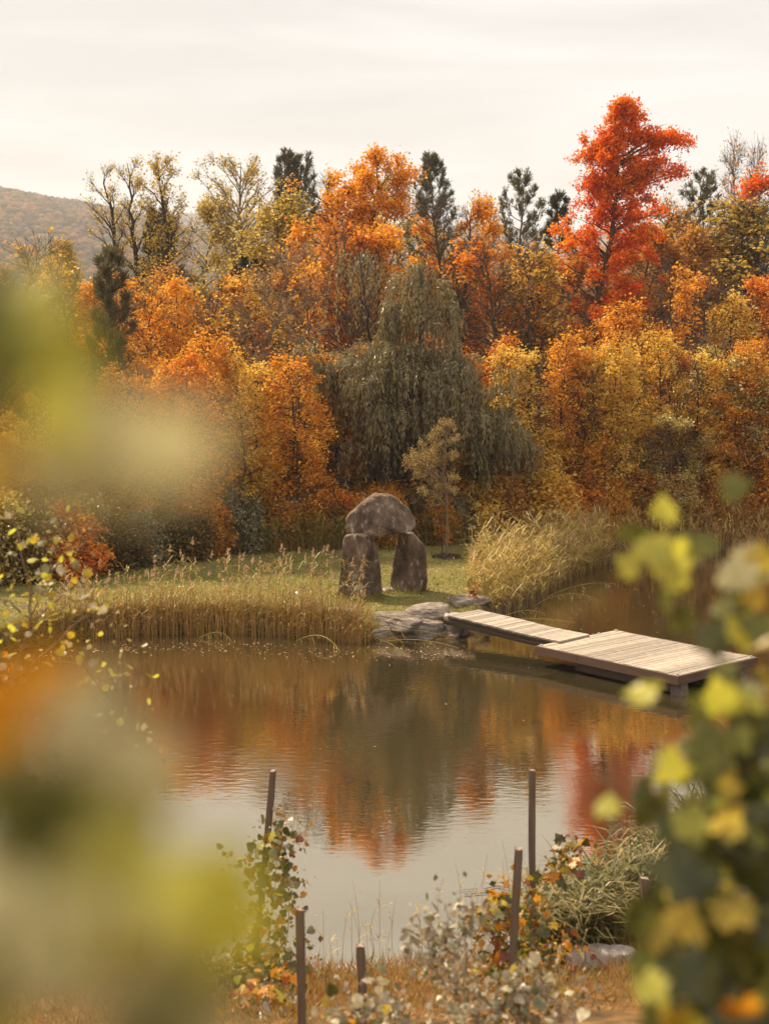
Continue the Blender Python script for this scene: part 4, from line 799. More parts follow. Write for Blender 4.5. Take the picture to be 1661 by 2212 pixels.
poly = np.array([(880, 560), (950, 600), (975, 720), (1040, 790), (1110, 860), (1150, 950), (1100, 1000), (1000, 990), (900, 950), (780, 880), (650, 830), (635, 750), (700, 760), (800, 740), (850, 640)], float)
def inpoly(x, y, P):
    c_ = False
    for i in range(len(P)):
        (x0, y0), (x1, y1) = P[i], P[(i + 1) % len(P)]
        if (y0 > y) != (y1 > y) and x < (x1 - x0) * (y - y0) / (y1 - y0) + x0: c_ = not c_
    return c_
main_ = len(domes)
while len(domes) < main_ + 66:
    u, v = rng.uniform(630, 1160), rng.uniform(530, 960)
    if inpoly(u, v, poly) and inpoly(u, v + 25, poly): domes.append((u, v, rng.uniform(14, 34), rng.uniform(50, 120), rng.uniform(8, 20)))
for i_d, (u, v, ru, drop, dens) in enumerate(domes):
    dy = rng.uniform(-2.2, 1.8); cpt = loc_pt(u, v, Y, b, dy)
    if i_d < main_ or i_d % 3 == 0: tips.append(cpt)
    Rr = ru * pxm * 1.15
    ru *= rng.uniform(.8, 1.25); n = int(dens * rng.uniform(1.3, 2.6)); a = rng.uniform(0, 6.28, n); q = np.sqrt(rng.random(n)); top = cpt + np.stack([np.cos(a) * q * Rr * .8, np.sin(a) * q * Rr * .9, rng.normal(0, .08, n)], -1)
    out = np.stack([np.cos(a), np.sin(a) * 1.0, 0 * a], -1) * (Rr * (.25 + .45 * q))[:, None]; dr = drop * pxm * rng.uniform(.35, 1.15, n)
    t = np.linspace(0, 1, 9)[None, :, None]
    P = top[:, None] + out[:, None] * (1 - (1 - t) ** 2.2) + np.array([0, 0, 1.]) * (.10 * np.sin(t * 3.1) - dr[:, None, None] * t ** 1.7) + rng.normal(0, .012, (n, 9, 3))
    strands.append(P)
ST = np.concatenate(strands)
g = []
half = len(tips) // 2
tp_ = np.array(tips); lft = (tp_[:, 0] + b[0]) < loc_pt(850, 800, Y, b)[0] + b[0]
for s_, msk in zip(stm, (lft, ~lft)):
    w, _ = treegeo(rng, s_, .2, None, 0, .25, .9, 3, 2, 1, (.1, .1), .6, tips=tp_[msk], bow='maple', density=.01); g += w
g.append(tubes(ST, np.full(ST.shape[:2], .005), 3))
nl = 30; q = rng.uniform(.05, 1.0, (len(ST), nl)) * 8; i = np.minimum(q.astype(int), 7); f = (q - i)[..., None]; rws = np.arange(len(ST))[:, None]
C = (ST[rws, i] * (1 - f) + ST[rws, i + 1] * f).reshape(-1, 3) + rng.normal(0, .03, (len(ST) * nl, 3)); tg = nrm(ST[rws, i + 1] - ST[rws, i]).reshape(-1, 3)
D = nrm(tg + rdir(rng, len(C)) * .55 + np.array([0, 0, -.2])); ln = rng.uniform(.10, .20, len(C))
srnd = np.repeat(np.clip(rng.normal(.5, .2, len(ST)), 0, 1), nl)
lv = leafq(rng, C, D, rdir(rng, len(C)), ln, ln * .20, rnd=np.clip(srnd * .6 + rng.random(len(C)) * .4, 0, 1))
finish('willow_tree', [(g, [lv])], 'willow', 'dark_bark', b, 'grey green weeping willow behind the dolmen with hanging curtains of leaves', 'tree')

# --- young larch with its stake and mulch
rng = np.random.default_rng(402); pb0 = at(965, 1205, .5); Y = float(pb0[1]); b = base_at(965, Y) + np.array([0, 0, .05])
s_ = stem([(966, 1140), (964, 1060), (960, 1020), (962, 960), (965, 900)], Y, b)
tp = [(885, 1000, .1), (880, 990, -.2), (900, 980, .2), (912, 962, -.2), (925, 1020, .1), (905, 1015, 0), (930, 950, .2), (920, 980, -.3), (945, 930, 0), (958, 915, .1), (985, 950, .1), (978, 985, -.1), (985, 1035, .1), (980, 1058, -.1), (900, 1030, .2), (912, 1060, -.1), (935, 1075, .1), (890, 1010, .1), (950, 1050, .2), (942, 1000, -.1), (898, 1003, -.1), (940, 965, .1), (930, 985, .2), (972, 920, 0)]
g1 = treegeo(rng, s_, .034, None, 0, .35, .5, 8, 6, 8, (.03, .06), .9, tips=[loc_pt(u, v, Y, b, d) for u, v, d in tp], l2=(.42, .12), l3=(.08, .24), bow='maple', jit=.03, aspect=.3, lean_leaf=2., density=.95)
lo = []
for (u0, v0, u1, v1, u2, v2) in ((965, 1120, 935, 1105, 905, 1085), (965, 1122, 945, 1140, 915, 1115), (963, 1085, 960, 1110, 930, 1100), (965, 1118, 978, 1090, 970, 1070), (962, 1060, 940, 1075, 915, 1095)):
    lo.append(bez(loc_pt(u0, v0, Y, b)[None], loc_pt(u1, v1, Y, b, -.2)[None], loc_pt(u2, v2, Y, b, -.1)[None], 8)[0])
lo = np.array(lo); g1[0].append(tubes(lo, np.full(lo.shape[:2], .006), 3))
finish('larch_sapling', [g1], 'larch', 'twig', b, 'young staked larch with pale yellow needles right of the dolmen', 'sapling')
sb = at(956, 1204, .5); sb[2] = hz(sb[0], sb[1]) - .05; st_t = dep(952, 1120, sb[1])
v, f = tubes(np.array([[[0, 0, 0], (st_t - sb) * .5, st_t - sb]]), np.full((1, 3), .012), 6); stk = empty('garden_stake', sb, 'thin dark stake standing beside the young larch', 'stake'); obj('stake_rod', mesh('stake_rod', v, f, M['stake'], smooth=True), stk)
tz = dep(966, 1150, sb[1])[2] - sb[2]; v, f = tubes(np.array([[[-.02, 0, tz], [.07, -.02, tz + .005], [.14, .0, tz]]]), np.full((1, 3), .010), 5); obj('tree_tie', mesh('tree_tie', v, f, M['black'], smooth=True), stk)
rr = np.random.default_rng(9); n_ = 420; a = rr.uniform(0, 6.28, n_); q = np.sqrt(rr.random(n_)); C = np.stack([np.cos(a) * q * .46, np.sin(a) * q * .4, .05 * (1 - q) + rr.uniform(.0, .04, n_)], -1)
D = rdir(rr, n_) * np.array([1, 1, .25]); Ln = rr.uniform(.05, .12, n_); v, f, a_ = leafq(rr, C, nrm(D), rdir(rr, n_) + np.array([0, 0, 1]), Ln, Ln * .3)
tag(obj('bark_mulch', mesh('bark_mulch', v, f, M['mulch']), None, b + np.array([0, 0, .06])), 'ring of dark bark mulch round the foot of the young larch', kind='stuff')

# --- shrubs along the foot of the wood
row(range(185, 420, 32), .4, lambda u: 1.35, ['shrub'], ['grey_green', 'grey_green', 'dark_green'], 'grey green shrubs at the left end of the lawn', 'low grey green shrub at the edge of the left lawn', rng, 8, (.9, 1.3), 'shrub', 'at the left end of the lawn')
row(range(-160, 200, 40), -.3, lambda u: 1.9, ['shrub'], ['deep_orange', 'dark_green', 'orange', 'green_gold', 'dark_green'], 'tall shrubs at the left edge of the lawn', 'tall dark orange and green shrub at the left edge of the lawn', rng, 8, (.9, 1.2), 'shrub', 'at the left edge of the lawn')
row(range(420, 1000, 30), .7, lambda u: 1.5, ['shrub'], ['dark_green', 'rust', 'rust', 'grey_green', 'deep_orange', 'orange'], 'undergrowth shrubs along the back of the lawn', 'shrub in the undergrowth along the back of the lawn', rng, 10, (.8, 1.1), 'shrub', 'along the back of the lawn')
row(range(1000, 1800, 48), .8, lambda u: 1.8, ['shrub'], ['orange', 'rust', 'orange', 'gold', 'gold'], 'shrubs under the trees along the far shore', 'shrub under the golden trees along the far shore', rng, 12, (.9, 1.3), 'shrub', 'under the trees of the far shore')
row(range(-60, 1800, 74), 3.6, lambda u: 3.4, ['bush'], ['rust', 'orange', 'orange', 'rust', 'gold'], 'bushes deep under the trees of the wood', 'dim bush deep under the trees of the wood', rng, 16, (1.0, 1.5), 'bush', 'deep under the wood')
# ------------------------------------------------------------------ reeds and grasses (beyond counting)
def reedset(rng, B, Hh, blades=4, blen=(.25, .45), bwid=.018, plume=.3, lean=.16, stem_r=.005, wind=(.08, .0), rust=0.):
    """stalks with blades and plumes on the foot points B; returns green-gold geometry and plume geometry"""
    n = len(B); Hh = np.broadcast_to(Hh, n) * rng.uniform(.42, 1.15, n) * (1 + .22 * fnoise(np.asarray(B)[:, :2], 2.3, 41, 2)); dirx = rng.normal(0, lean, (n, 3)); dirx[:, 2] = 0; dirx += np.array([wind[0], wind[1], 0]) * rng.random((n, 1))
    t = np.linspace(0, 1, 5)[None, :, None]
    P = B[:, None] + np.array([0, 0, 1.]) * Hh[:, None, None] * t + dirx[:, None] * Hh[:, None, None] * t ** 1.8
    v, f = tubes(P, np.full((n, 5), stem_r) * np.linspace(1, .5, 5), 3); sr = rng.random(n) * .6; parts = [(v, f, np.repeat(sr, 15))]
    m = blades; q = rng.uniform(.3, .97, (n, m)); k = np.minimum((q * 4).astype(int), 3); fr_ = (q * 4 - k)[..., None]; rw = np.arange(n)[:, None]
    A = (P[rw, k] * (1 - fr_) + P[rw, k + 1] * fr_).reshape(-1, 3); az = rng.uniform(0, 6.28, n * m); Lb = rng.uniform(*blen, n * m) * np.repeat(Hh / Hh.mean(), m)
    o = np.stack([np.cos(az) + wind[0] * 1.5, np.sin(az), 0 * az], -1); o = nrm(o)
    w = np.stack([-o[:, 1], o[:, 0], 0 * az], -1) * (bwid / 2)
    up = rng.uniform(.3, 1.1, n * m)[:, None]; dn = rng.uniform(-.5, .35, n * m)[:, None]; zz = np.array([0, 0, 1.])
    p1 = A + (o * .45 + zz * .45 * up) * Lb[:, None]; p2 = p1 + (o * .5 + zz * .45 * dn) * Lb[:, None]
    VV = np.stack([A - w * .6, A + w * .6, p1 + w, p1 - w, p2 + w * .1, p2 - w * .1], 1).reshape(-1, 3); i6 = np.arange(n * m)[:, None] * 6
    FF = np.concatenate([i6 + np.array([[0, 1, 2, 3]]), i6 + np.array([[3, 2, 4, 5]])]); parts.append((VV, FF, np.repeat(rng.random(n * m), 6)))
    pl = []
    sel = np.where(rng.random(n) < plume)[0]
    if len(sel):
        mm = 26; tp = np.repeat(P[sel, -1], mm, 0); h_ = rng.random(len(tp)); hang = rng.uniform(-.6, .7, len(tp))
        C = tp + zz * (.17 * h_ - .03)[:, None]; D = nrm(rdir(rng, len(tp)) * np.array([1, 1, .3]) * (1.05 - h_)[:, None] + np.array([wind[0] * 3, 0, .5]) + zz * hang[:, None] * .5); ln = rng.uniform(.035, .09, len(tp))
        pl.append(leafq(rng, C, D, rdir(rng, len(tp)), ln, ln * .28))
    return parts, pl
def along(pts, n, rng, spread, z=None):
    P = np.array([at(u, v, zz_) for u, v, zz_ in pts]); s_ = np.concatenate([[0], np.cumsum(np.linalg.norm(np.diff(P[:, :2], axis=0), axis=1))]); q = rng.random(n) * s_[-1]
    x = np.interp(q, s_, P[:, 0]); y = np.interp(q, s_, P[:, 1]) + rng.uniform(*spread, n)
    return x, y
def reeds_obj(name, parts, pl, mat, label):
    v, f, a = join(parts); o = tag(obj(name, mesh(name, v, f, M[mat], {'rnd': a})), label, kind='stuff')
    if pl:
        v, f, a = join(pl); tag(obj('reed_plumes', mesh('reed_plumes', v, f, M['plume'], {'rnd': a})), 'feathery pinkish plumes on the ' + label, kind='stuff')
    return o
rng = np.random.default_rng(501)
# along the left bank: many short rusty stalks, taller thin plumed ones
x, y = along([(60, 1396, 0), (210, 1376, 0), (340, 1368, 0), (480, 1366, 0), (600, 1372, 0), (700, 1382, 0), (800, 1388, 0)], 1200, rng, (-.12, .75)); z = np.maximum(height(x, y), -.05)
pr_, pl_ = reedset(rng, np.stack([x, y, z], -1), .56, 2, (.12, .26), .012, .0, .2, .0045)
reeds_obj('bank_reeds', pr_, [], 'reed_rust', 'rusty reed stalks lining the left bank')
x, y = along([(200, 1380, 0), (340, 1370, 0), (480, 1368, 0), (600, 1374, 0), (700, 1384, 0), (790, 1390, 0)], 520, rng, (-.2, .15)); z = np.maximum(height(x, y), -.05)
pr_, pl_ = reedset(rng, np.stack([x, y, z], -1), .85, 1, (.1, .2), .012, .0, .10, .006); reeds_obj('bare_stalks', pr_, [], 'reed_rust', 'bare upright orange stalks standing in the water along the left bank')
x, y = along([(120, 1392, 0), (210, 1376, 0), (340, 1368, 0), (480, 1366, 0), (600, 1372, 0), (690, 1382, 0), (790, 1388, 0)], 300, rng, (.0, .9)); z = np.maximum(height(x, y), -.05)
pr_, pl_ = reedset(rng, np.stack([x, y, z], -1), 1.25, 5, (.15, .32), .014, .40, .10, .004, (.10, 0))
reeds_obj('tall_reeds', pr_, pl_, 'reed', 'tall thin reeds waving above the left bank')
x = rng.normal(at(735, 1385)[0], .28, 70); y = rng.uniform(32.2, 33.4, 70); z = np.maximum(height(x, y), 0)
# far reed bed, right of the dolmen
def bed(n, u0, u1, vf, vb, rng):
    x = []; y = []; 
    u = rng.uniform(u0, u1, n); 
    f0 = np.interp(u, vf[0], vf[1]); b0_ = np.interp(u, vb[0], vb[1]); v = b0_ + (f0 - b0_) * rng.random(n)
    P = np.array([at(a, b_, 0.) for a, b_ in zip(u, v)]); return P[:, 0], P[:, 1]
x, y = bed(1050, 1010, 1310, ([1000, 1060, 1110, 1170, 1240, 1320, 1400], [1320, 1345, 1335, 1298, 1254, 1216, 1198]), ([1000, 1100, 1240, 1400], [1250, 1235, 1205, 1180]), rng); z = np.maximum(height(x, y), -.05)
pr_, pl_ = reedset(rng, np.stack([x, y, z], -1), rng.uniform(.5, 1.15, len(x)) * np.clip(1.3 - .75 * np.clip(2.9 - x, 0, 1), .6, 2), 6, (.2, .42), .02, .10, .12, .006)
reeds_obj('reed_bed', pr_, pl_, 'reed', 'thick reed bed between the lawn and the right part of the pond')
x, y = bed(900, 1230, 1800, ([1200, 1240, 1320, 1400, 1520, 1800], [1262, 1252, 1216, 1200, 1194, 1190]), ([1200, 1400, 1800], [1200, 1178, 1170]), rng); z = np.maximum(height(x, y), -.05)
pr_, pl_ = reedset(rng, np.stack([x, y, z], -1), 1.0, 4, (.25, .45), .02, .04, .10, .006)
reeds_obj('far_reeds', pr_, pl_, 'reed_rust', 'dull reeds along the far shore of the pond')
# weeds at the back of the lawn
n = 2200; x = rng.uniform(-9.5, 4.5, n); y = treeline(x) + rng.uniform(-.35, 1.0, n); z = height(x, y)
pr_, pl_ = reedset(rng, np.stack([x, y, z], -1), 1.0, 5, (.15, .3), .03, .03, .12, .006, (.03, 0)); reeds_obj('tall_weeds', pr_, [], 'bank_grass', 'tall brown green weeds at the foot of the wood behind the lawn')
# fallen bent reeds in the water by the rocks
arcs = []
for (u0, v0, u1, v1, u2, v2) in ((795, 1385, 850, 1335, 985, 1382), (760, 1372, 830, 1375, 860, 1402), (820, 1388, 900, 1370, 990, 1400), (640, 1385, 700, 1350, 735, 1408), (430, 1378, 480, 1350, 500, 1385), (1060, 1345, 1140, 1300, 1180, 1330), (1150, 1310, 1230, 1260, 1300, 1300), (1180, 1290, 1260, 1250, 1330, 1262), (1060, 1340, 1160, 1330, 1240, 1345)):
    a_, c_ = at(u0, v0), at(u2, v2); m_ = dep(u1, v1, (a_[1] + c_[1]) / 2); arcs.append(bez(a_[None], m_[None], c_[None], 9)[0])
arcs = np.array(arcs); n = len(arcs); v, f = tubes(arcs, np.full((n, 9), .006), 4); ps = [(v, f, np.full(len(v), .6))]
q = rng.uniform(0, 7.9, (n, 14)); i = q.astype(int); A = (arcs[np.arange(n)[:, None], i] * (1 - (q - i)[..., None]) + arcs[np.arange(n)[:, None], i + 1] * (q - i)[..., None]).reshape(-1, 3)
ln = rng.uniform(.1, .28, len(A)); ps.append(leafq(rng, A, nrm(rdir(rng, len(A)) * .5 + np.array([.25, 0, -.7])), rdir(rng, len(A)), ln, .018, .1)); reeds_obj('fallen_reeds', ps, [], 'reed', 'bent fallen reeds dipping into the water along the bank')
# bank thatch and lawn grass
n = 16000; x, y = along([(-60, 1425, 0), (90, 1396, 0), (210, 1376, 0), (340, 1368, 0), (480, 1366, 0), (600, 1372, 0), (700, 1382, 0), (800, 1388, 0)], n, rng, (.0, .62)); z = height(x, y); k_ = z > -.02; x, y, z = x[k_], y[k_], z[k_]
ln = rng.uniform(.08, .28, len(x)); D = nrm(rdir(rng, len(x)) * .8 + np.array([0, -.35, .45])); lv = [leafq(rng, np.stack([x, y, z], -1), D, rdir(rng, len(x)), ln, .016, .1)]
def shore_tufts(u0, u1, n, ln_, mat, name, label, dlo=.1, dhi=.7, ylo=24, yhi=60, x0=0, x1=6, y0=30, y1=42, w=.014):
    x = rng.uniform(x0, x1, n); y = rng.uniform(y0, y1, n); d = pond_dist(x, y); k = (d > dlo) & (d < dhi); x, y = x[k], y[k]; z = height(x, y); ln = rng.uniform(*ln_, len(x))
    return leafq(rng, np.stack([x, y, z], -1), nrm(rdir(rng, len(x)) * .6 + np.array([0, 0, .8])), rdir(rng, len(x)), ln, w, .1)
lv.append(shore_tufts(0, 0, 22000, (.06, .16), None, None, None, .15, .9, x0=-.8, x1=7, y0=31.5, y1=44))
v, f, a = join(lv); tag(obj('bank_grass', mesh('bank_grass', v, f, M['bank_grass'], {'rnd': a})), 'rough dead grass spilling over the pond bank', kind='stuff')
n = 90000; x = rng.uniform(-12, 6, n); y = 31 + rng.random(n) ** 1.4 * 15; d = pond_dist(x, y); k_ = (d > .35) & (y < treeline(x)); x, y = x[k_], y[k_]; z = height(x, y); ln = rng.uniform(.025, .07, len(x)); lg = rng.random(len(x)) < .012; ln[lg] *= 2.6
v, f, a = leafq(rng, np.stack([x, y, z - .005], -1), nrm(rdir(rng, len(x)) * .8 + np.array([0, 0, .7])), rdir(rng, len(x)), ln, .014, .1)
tag(obj('grass', mesh('grass', v, f, M['lawn_blades'], {'rnd': a})), 'short yellow green grass of the lawn', kind='stuff')
# leaves floating on the water and lying on the lawn
n = 700; x, y = along([(-40, 1440, 0), (210, 1392, 0), (480, 1382, 0), (700, 1398, 0), (1010, 1400, 0)], n, rng, (-1.1, .12)); y = y - rng.exponential(.25, n); d = pond_dist(x, y); k_ = d < -.03
n2 = 500; x2 = rng.uniform(2.5, 9, n2); y2 = rng.uniform(31, 46, n2); k2 = pond_dist(x2, y2) < -.05; n3 = 24; x3 = rng.uniform(-6, 6, n3); y3 = rng.uniform(20, 32, n3)
x = np.concatenate([x[k_], x2[k2], x3]); y = np.concatenate([y[k_], y2[k2], y3]); az = rng.uniform(0, 6.28, len(x)); ln = rng.uniform(.02, .065, len(x))
v, f, a = leafq(rng, np.stack([x, y, np.full(len(x), .012)], -1), np.stack([np.cos(az), np.sin(az), 0 * az], -1), np.array([[0, 0, 1.]]) + rng.normal(0, .12, (len(x), 3)), ln, ln * .7, .1)
tag(obj('floating_leaves', mesh('floating_leaves', v, f, M['float_leaf'], {'rnd': a})), 'fallen leaves floating on the pond near the bank', kind='stuff')
n = 1100; x = rng.uniform(-10, 5, n); y = 33 + rng.random(n) * 13; d = pond_dist(x, y); k_ = (d > .4) & (y < treeline(x) + 1); x, y = x[k_], y[k_]; az = rng.uniform(0, 6.28, len(x)); ln = rng.uniform(.04, .10, len(x))
v, f, a = leafq(rng, np.stack([x, y, height(x, y) + .035], -1), np.stack([np.cos(az), np.sin(az), rng.normal(0, .3, len(x))], -1), np.array([[0, 0, 1.]]) + rng.normal(0, .4, (len(x), 3)), ln, ln * .8)
tag(obj('fallen_leaves', mesh('fallen_leaves', v, f, M['float_leaf'], {'rnd': a})), 'fallen leaves scattered over the lawn', kind='stuff')
sg = []
for (u, v) in ((735, 1292), (760, 1296), (790, 1297), (820, 1290), (845, 1281), (880, 1284), (915, 1277), (810, 1296), (905, 1283), (770, 1300)):
    q0 = at(u, v, .5); k_ = 90; xx = rng.normal(q0[0], .11, k_); yy = rng.normal(q0[1] - .05, .06, k_); l_ = rng.uniform(.05, .22, k_)
    sg.append(leafq(rng, np.stack([xx, yy, height(xx, yy)], -1), nrm(rdir(rng, k_) * .5 + np.array([0, 0, .9])), rdir(rng, k_), l_, .012, .1))
v, f, a = join(sg); tag(obj('grass_tufts', mesh('grass_tufts', v, f, M['lawn_blades'], {'rnd': a})), 'longer grass tufts round the feet of the dolmen', kind='stuff')
# near bank: grass, broad bladed reeds, thin water stalks
n = 60000; x = rng.uniform(-6, 9.5, n); y = rng.uniform(10.2, 24, n); d = pond_dist(x, y); k_ = (d > -.02) & (d < 5.5); x, y = x[k_], y[k_]; z = height(x, y); ln = rng.uniform(.08, .24, len(x)) * (1 + .5 * fnoise(np.stack([x, y], -1), 1.4, 8, 2))
v, f, a = leafq(rng, np.stack([x, y, z - .01], -1), nrm(rdir(rng, len(x)) * .62 + np.array([0, 0, .8])), rdir(rng, len(x)), np.abs(ln) + .03, .011, .1)
tag(obj('near_grass', mesh('near_grass', v, f, M['near_grass'], {'rnd': a})), 'rough rusty grass on the near bank', kind='stuff')
n = 560; u = rng.uniform(1150, 1560, n); vb = np.interp(u, [1150, 1300, 1450, 1560], [2110, 2055, 1950, 1850]) + rng.uniform(-25, 90, n)
P = []
for a_, b_ in zip(u, vb):
    q = at(a_, b_, .1); P.append((q[0], q[1], max(hz(q[0], q[1]), 0) - .02))
pr_, pl_ = reedset(rng, np.array(P), .75, 9, (.28, .5), .022, .03, .25, .005, (.05, 0))
reeds_obj('leafy_reeds', pr_, pl_, 'near_reed', 'leafy grey green reeds on the near right shore')
n = 150; P = []
for a_, b_ in zip(rng.uniform(1560, 1760, n), rng.uniform(1640, 1860, n)):
    q = at(a_, b_, .1); P.append((q[0], q[1], max(hz(q[0], q[1]), 0) - .02))
pr_, pl_ = reedset(rng, np.array(P), .8, 7, (.28, .5), .02, .03, .25, .005, (.05, 0)); reeds_obj('leafy_reeds', pr_, pl_, 'near_reed', 'leafy reeds on the shore behind the grapevine')
P = []
for a_, b_ in [(770, 2090), (782, 2080), (795, 2100), (760, 2060), (808, 2050), (830, 2095), (868, 2075), (890, 2060), (905, 2080), (912, 2050), (945, 1965), (995, 1945), (1028, 1965), (1040, 1950), (1090, 1955), (1102, 1960), (820, 1990), (846, 2020), (776, 2020), (800, 2015), (1012, 1990), (1120, 1945), (740, 2060), (716, 2110), (700, 2110), (730, 2105)]:
    q = at(a_, b_, 0.); P.append((q[0], q[1], -.02))
pr_, pl_ = reedset(rng, np.array(P), .72, 3, (.09, .17), .012, .0, .12, .003, (.0, 0)); reeds_obj('water_stalks', pr_, pl_, 'reed', 'thin yellow green stalks standing in the shallow near water')
tw = np.array([[at(u, v, .015) for u, v in q] for q in ([(1003, 1932), (1050, 1929), (1088, 1933)], [(1045, 1920), (1075, 1914), (1125, 1925)], [(985, 1926), (1005, 1921), (1030, 1920)], [(1075, 1914), (1085, 1921), (1092, 1923)])]); tw[:, :, :2] += rng.normal(0, .01, tw[:, :, :2].shape); v, f = tubes(tw, np.array([[.006, .004, .002], [.004, .006, .002], [.001, .003, .004], [.003, .003, .002]]), 4)
tag(obj('floating_twigs', mesh('floating_twigs', v, f, M['bark'])), 'thin dark twigs floating in the shallow near water', kind='stuff')
# rocks of the near shore
slab(1310, 2150, hz(*at(1310, 2120, .3)[:2]) - .12, (.85, .5, .36), .35, 41, 'pale smooth boulder on the near bank beside the leafy reeds', mat='near_rock', rough=.04)
slab(930, 2150, .05, (.9, .35, .16), .0, 42, 'whitish flat rock at the near waterline behind the silvery bush', mat='near_rock', rough=.04)
slab(760, 2125, .0, (1.3, .25, .10), .0, 43, 'low pale rock at the near waterline beside the stubby post', mat='near_rock', rough=.04)

# ------------------------------------------------------------------ leaves that can be told apart
def leaf_outline(kind, r):
    if kind == 'vine':
        pts = [(0, 0), (.18, -.16), (.40, -.12), (.36, .04), (.56, .18), (.40, .30), (.48, .50), (.26, .52), (.16, .70), (.0, .92)]
    elif kind == 'heart':
        pts = [(0, 0), (.20, -.10), (.40, .04), (.46, .26), (.34, .50), (.16, .72), (0, .86)]
    elif kind == 'round':
        pts = [(0, 0), (.22, .02), (.42, .20), (.46, .44), (.34, .66), (.14, .80), (0, .88)]
    else:
        pts = [(0, 0), (.14, .12), (.20, .38), (.14, .68), (0, .95)]
    R_ = [(x * r.uniform(.9, 1.1), y + r.normal(0, .015)) for x, y in pts]; Lf = [(-x * r.uniform(.9, 1.1), y + r.normal(0, .015)) for x, y in pts[1:-1]][::-1]
    return R_ + Lf
def leaf_mesh(kind, seed, mat, curl=.25):
    r = np.random.default_rng(seed); o = np.array(leaf_outline(kind, r)); n = len(o); c0 = np.array([0, .36])
    z = curl * (-(o[:, 0] ** 2) * 1.6 - (o[:, 1] - .35) ** 2 * .9) + r.normal(0, .025, n); V = np.concatenate([np.c_[o, z], [[0, .36, -.03]]]); V[:, 0] *= 1; F = np.array([[i, (i + 1) % n, n] for i in range(n)])
    st = np.array([[-.012, 0, -.02], [.012, 0, -.02], [.008, -.38, -.12], [-.008, -.38, -.12]]); V2 = np.concatenate([V, st]); 
    return mesh('leaf', V2, [F, np.array([[n + 1, n + 2, n + 3, n + 4]])], LM[mat], smooth=True)
LEAF = {}
def get_leaf(kind, mat, i):
    k = (kind, mat, i)
    if k not in LEAF: LEAF[k] = leaf_mesh(kind, hash((len(kind), len(mat) * 7, i)) % 9999, mat)
    return LEAF[k]
def add_leaf(root, P, size, kind, mat, rng, nrm_=None, tilt=.6):
    o = obj('leaf', get_leaf(kind, mat, int(rng.integers(3))), root, P); n_ = Vector(nrm_ if nrm_ is not None else (0, -.5, .6)) + Vector(rng.normal(0, tilt, 3)); n_.normalize()
    q = n_.to_track_quat('Z', 'Y'); o.rotation_mode = 'QUATERNION'; o.rotation_quaternion = q @ Quaternion((0, 0, 1), rng.uniform(0, 6.28)); s_ = size * rng.uniform(.8, 1.15); o.scale = (s_, s_, s_); return o
def pick(rng, mix):
    k = list(mix); w = np.array([mix[q] for q in k], float); return k[int(rng.choice(len(k), p=w / w.sum()))]
def vine(name, label, stems, n, size, kind, mix, spread, seed, cat='vine', tilt=.6, group=None, smat='twig', sr=.005, nv=(0, -.5, .6), fill=0, fillmat='dark_green'):
    """stems: lists of world points; leaves gather round them"""
    rng = np.random.default_rng(seed); allp = [np.array(s_, float) for s_ in stems]; b0 = allp[0][0]; root = empty(name, b0, label, cat, group)
    for s_ in allp:
        t = np.linspace(0, 1, len(s_)); tt = np.linspace(0, 1, 14); P = np.stack([np.interp(tt, t, s_[:, i]) for i in range(3)], -1); P[1:-1] += rng.normal(0, sr * 1.5, (12, 3)); v, f = tubes((P - b0)[None], (np.full((1, 14), sr) * np.linspace(1, .4, 14)), 5)
        obj('stem', mesh('stem', v, f, M[smat], smooth=True), root)
    ln = np.array([np.linalg.norm(np.diff(s_, axis=0), axis=1).sum() for s_ in allp]); pr = ln / ln.sum()
    for i in range(n):
        s_ = allp[int(rng.choice(len(allp), p=pr))]; q = rng.random() * (len(s_) - 1); k = min(int(q), len(s_) - 2); P = s_[k] * (1 - (q - k)) + s_[k + 1] * (q - k); sp = spread if np.isscalar(spread) else np.interp(P[2], spread[0], spread[1])
        P = P + rng.normal(0, 1, 3) * sp; m_ = mix(P, rng) if callable(mix) else pick(rng, mix)
        add_leaf(root, P - b0, size * rng.choice([.6, .8, 1, 1.2]), kind, m_, rng, nv, tilt)
    if fill:
        k = rng.choice(len(allp), fill, p=pr); C = []
        for i in range(fill):
            s_ = allp[k[i]]; q = rng.random() * (len(s_) - 1); j = min(int(q), len(s_) - 2); P = s_[j] * (1 - (q - j)) + s_[j + 1] * (q - j); sp = spread if np.isscalar(spread) else np.interp(P[2], spread[0], spread[1]); C.append(P + rng.normal(0, 1, 3) * sp * 1.1 + np.array([0, .03, 0]) - b0)
        ln_ = rng.uniform(.35, .8, fill) * size; v, f, a = leafq(rng, np.array(C), nrm(rdir(rng, fill) + np.array([0, 0, -.4])), nrm(rdir(rng, fill) + np.array([0, -.6, .6])), ln_, ln_ * .8)
        o = obj('small_leaves', mesh('small_leaves', v, f, M[fillmat], {'rnd': a}), root); o['kind'] = 'stuff'
    return root
D3 = lambda u, v, Y: dep(u, v, Y)
def gnd(u, Y, dz=0.):
    x = dep(u, 2000, Y)[0]; return np.array([x, Y, hz(x, Y) + dz])
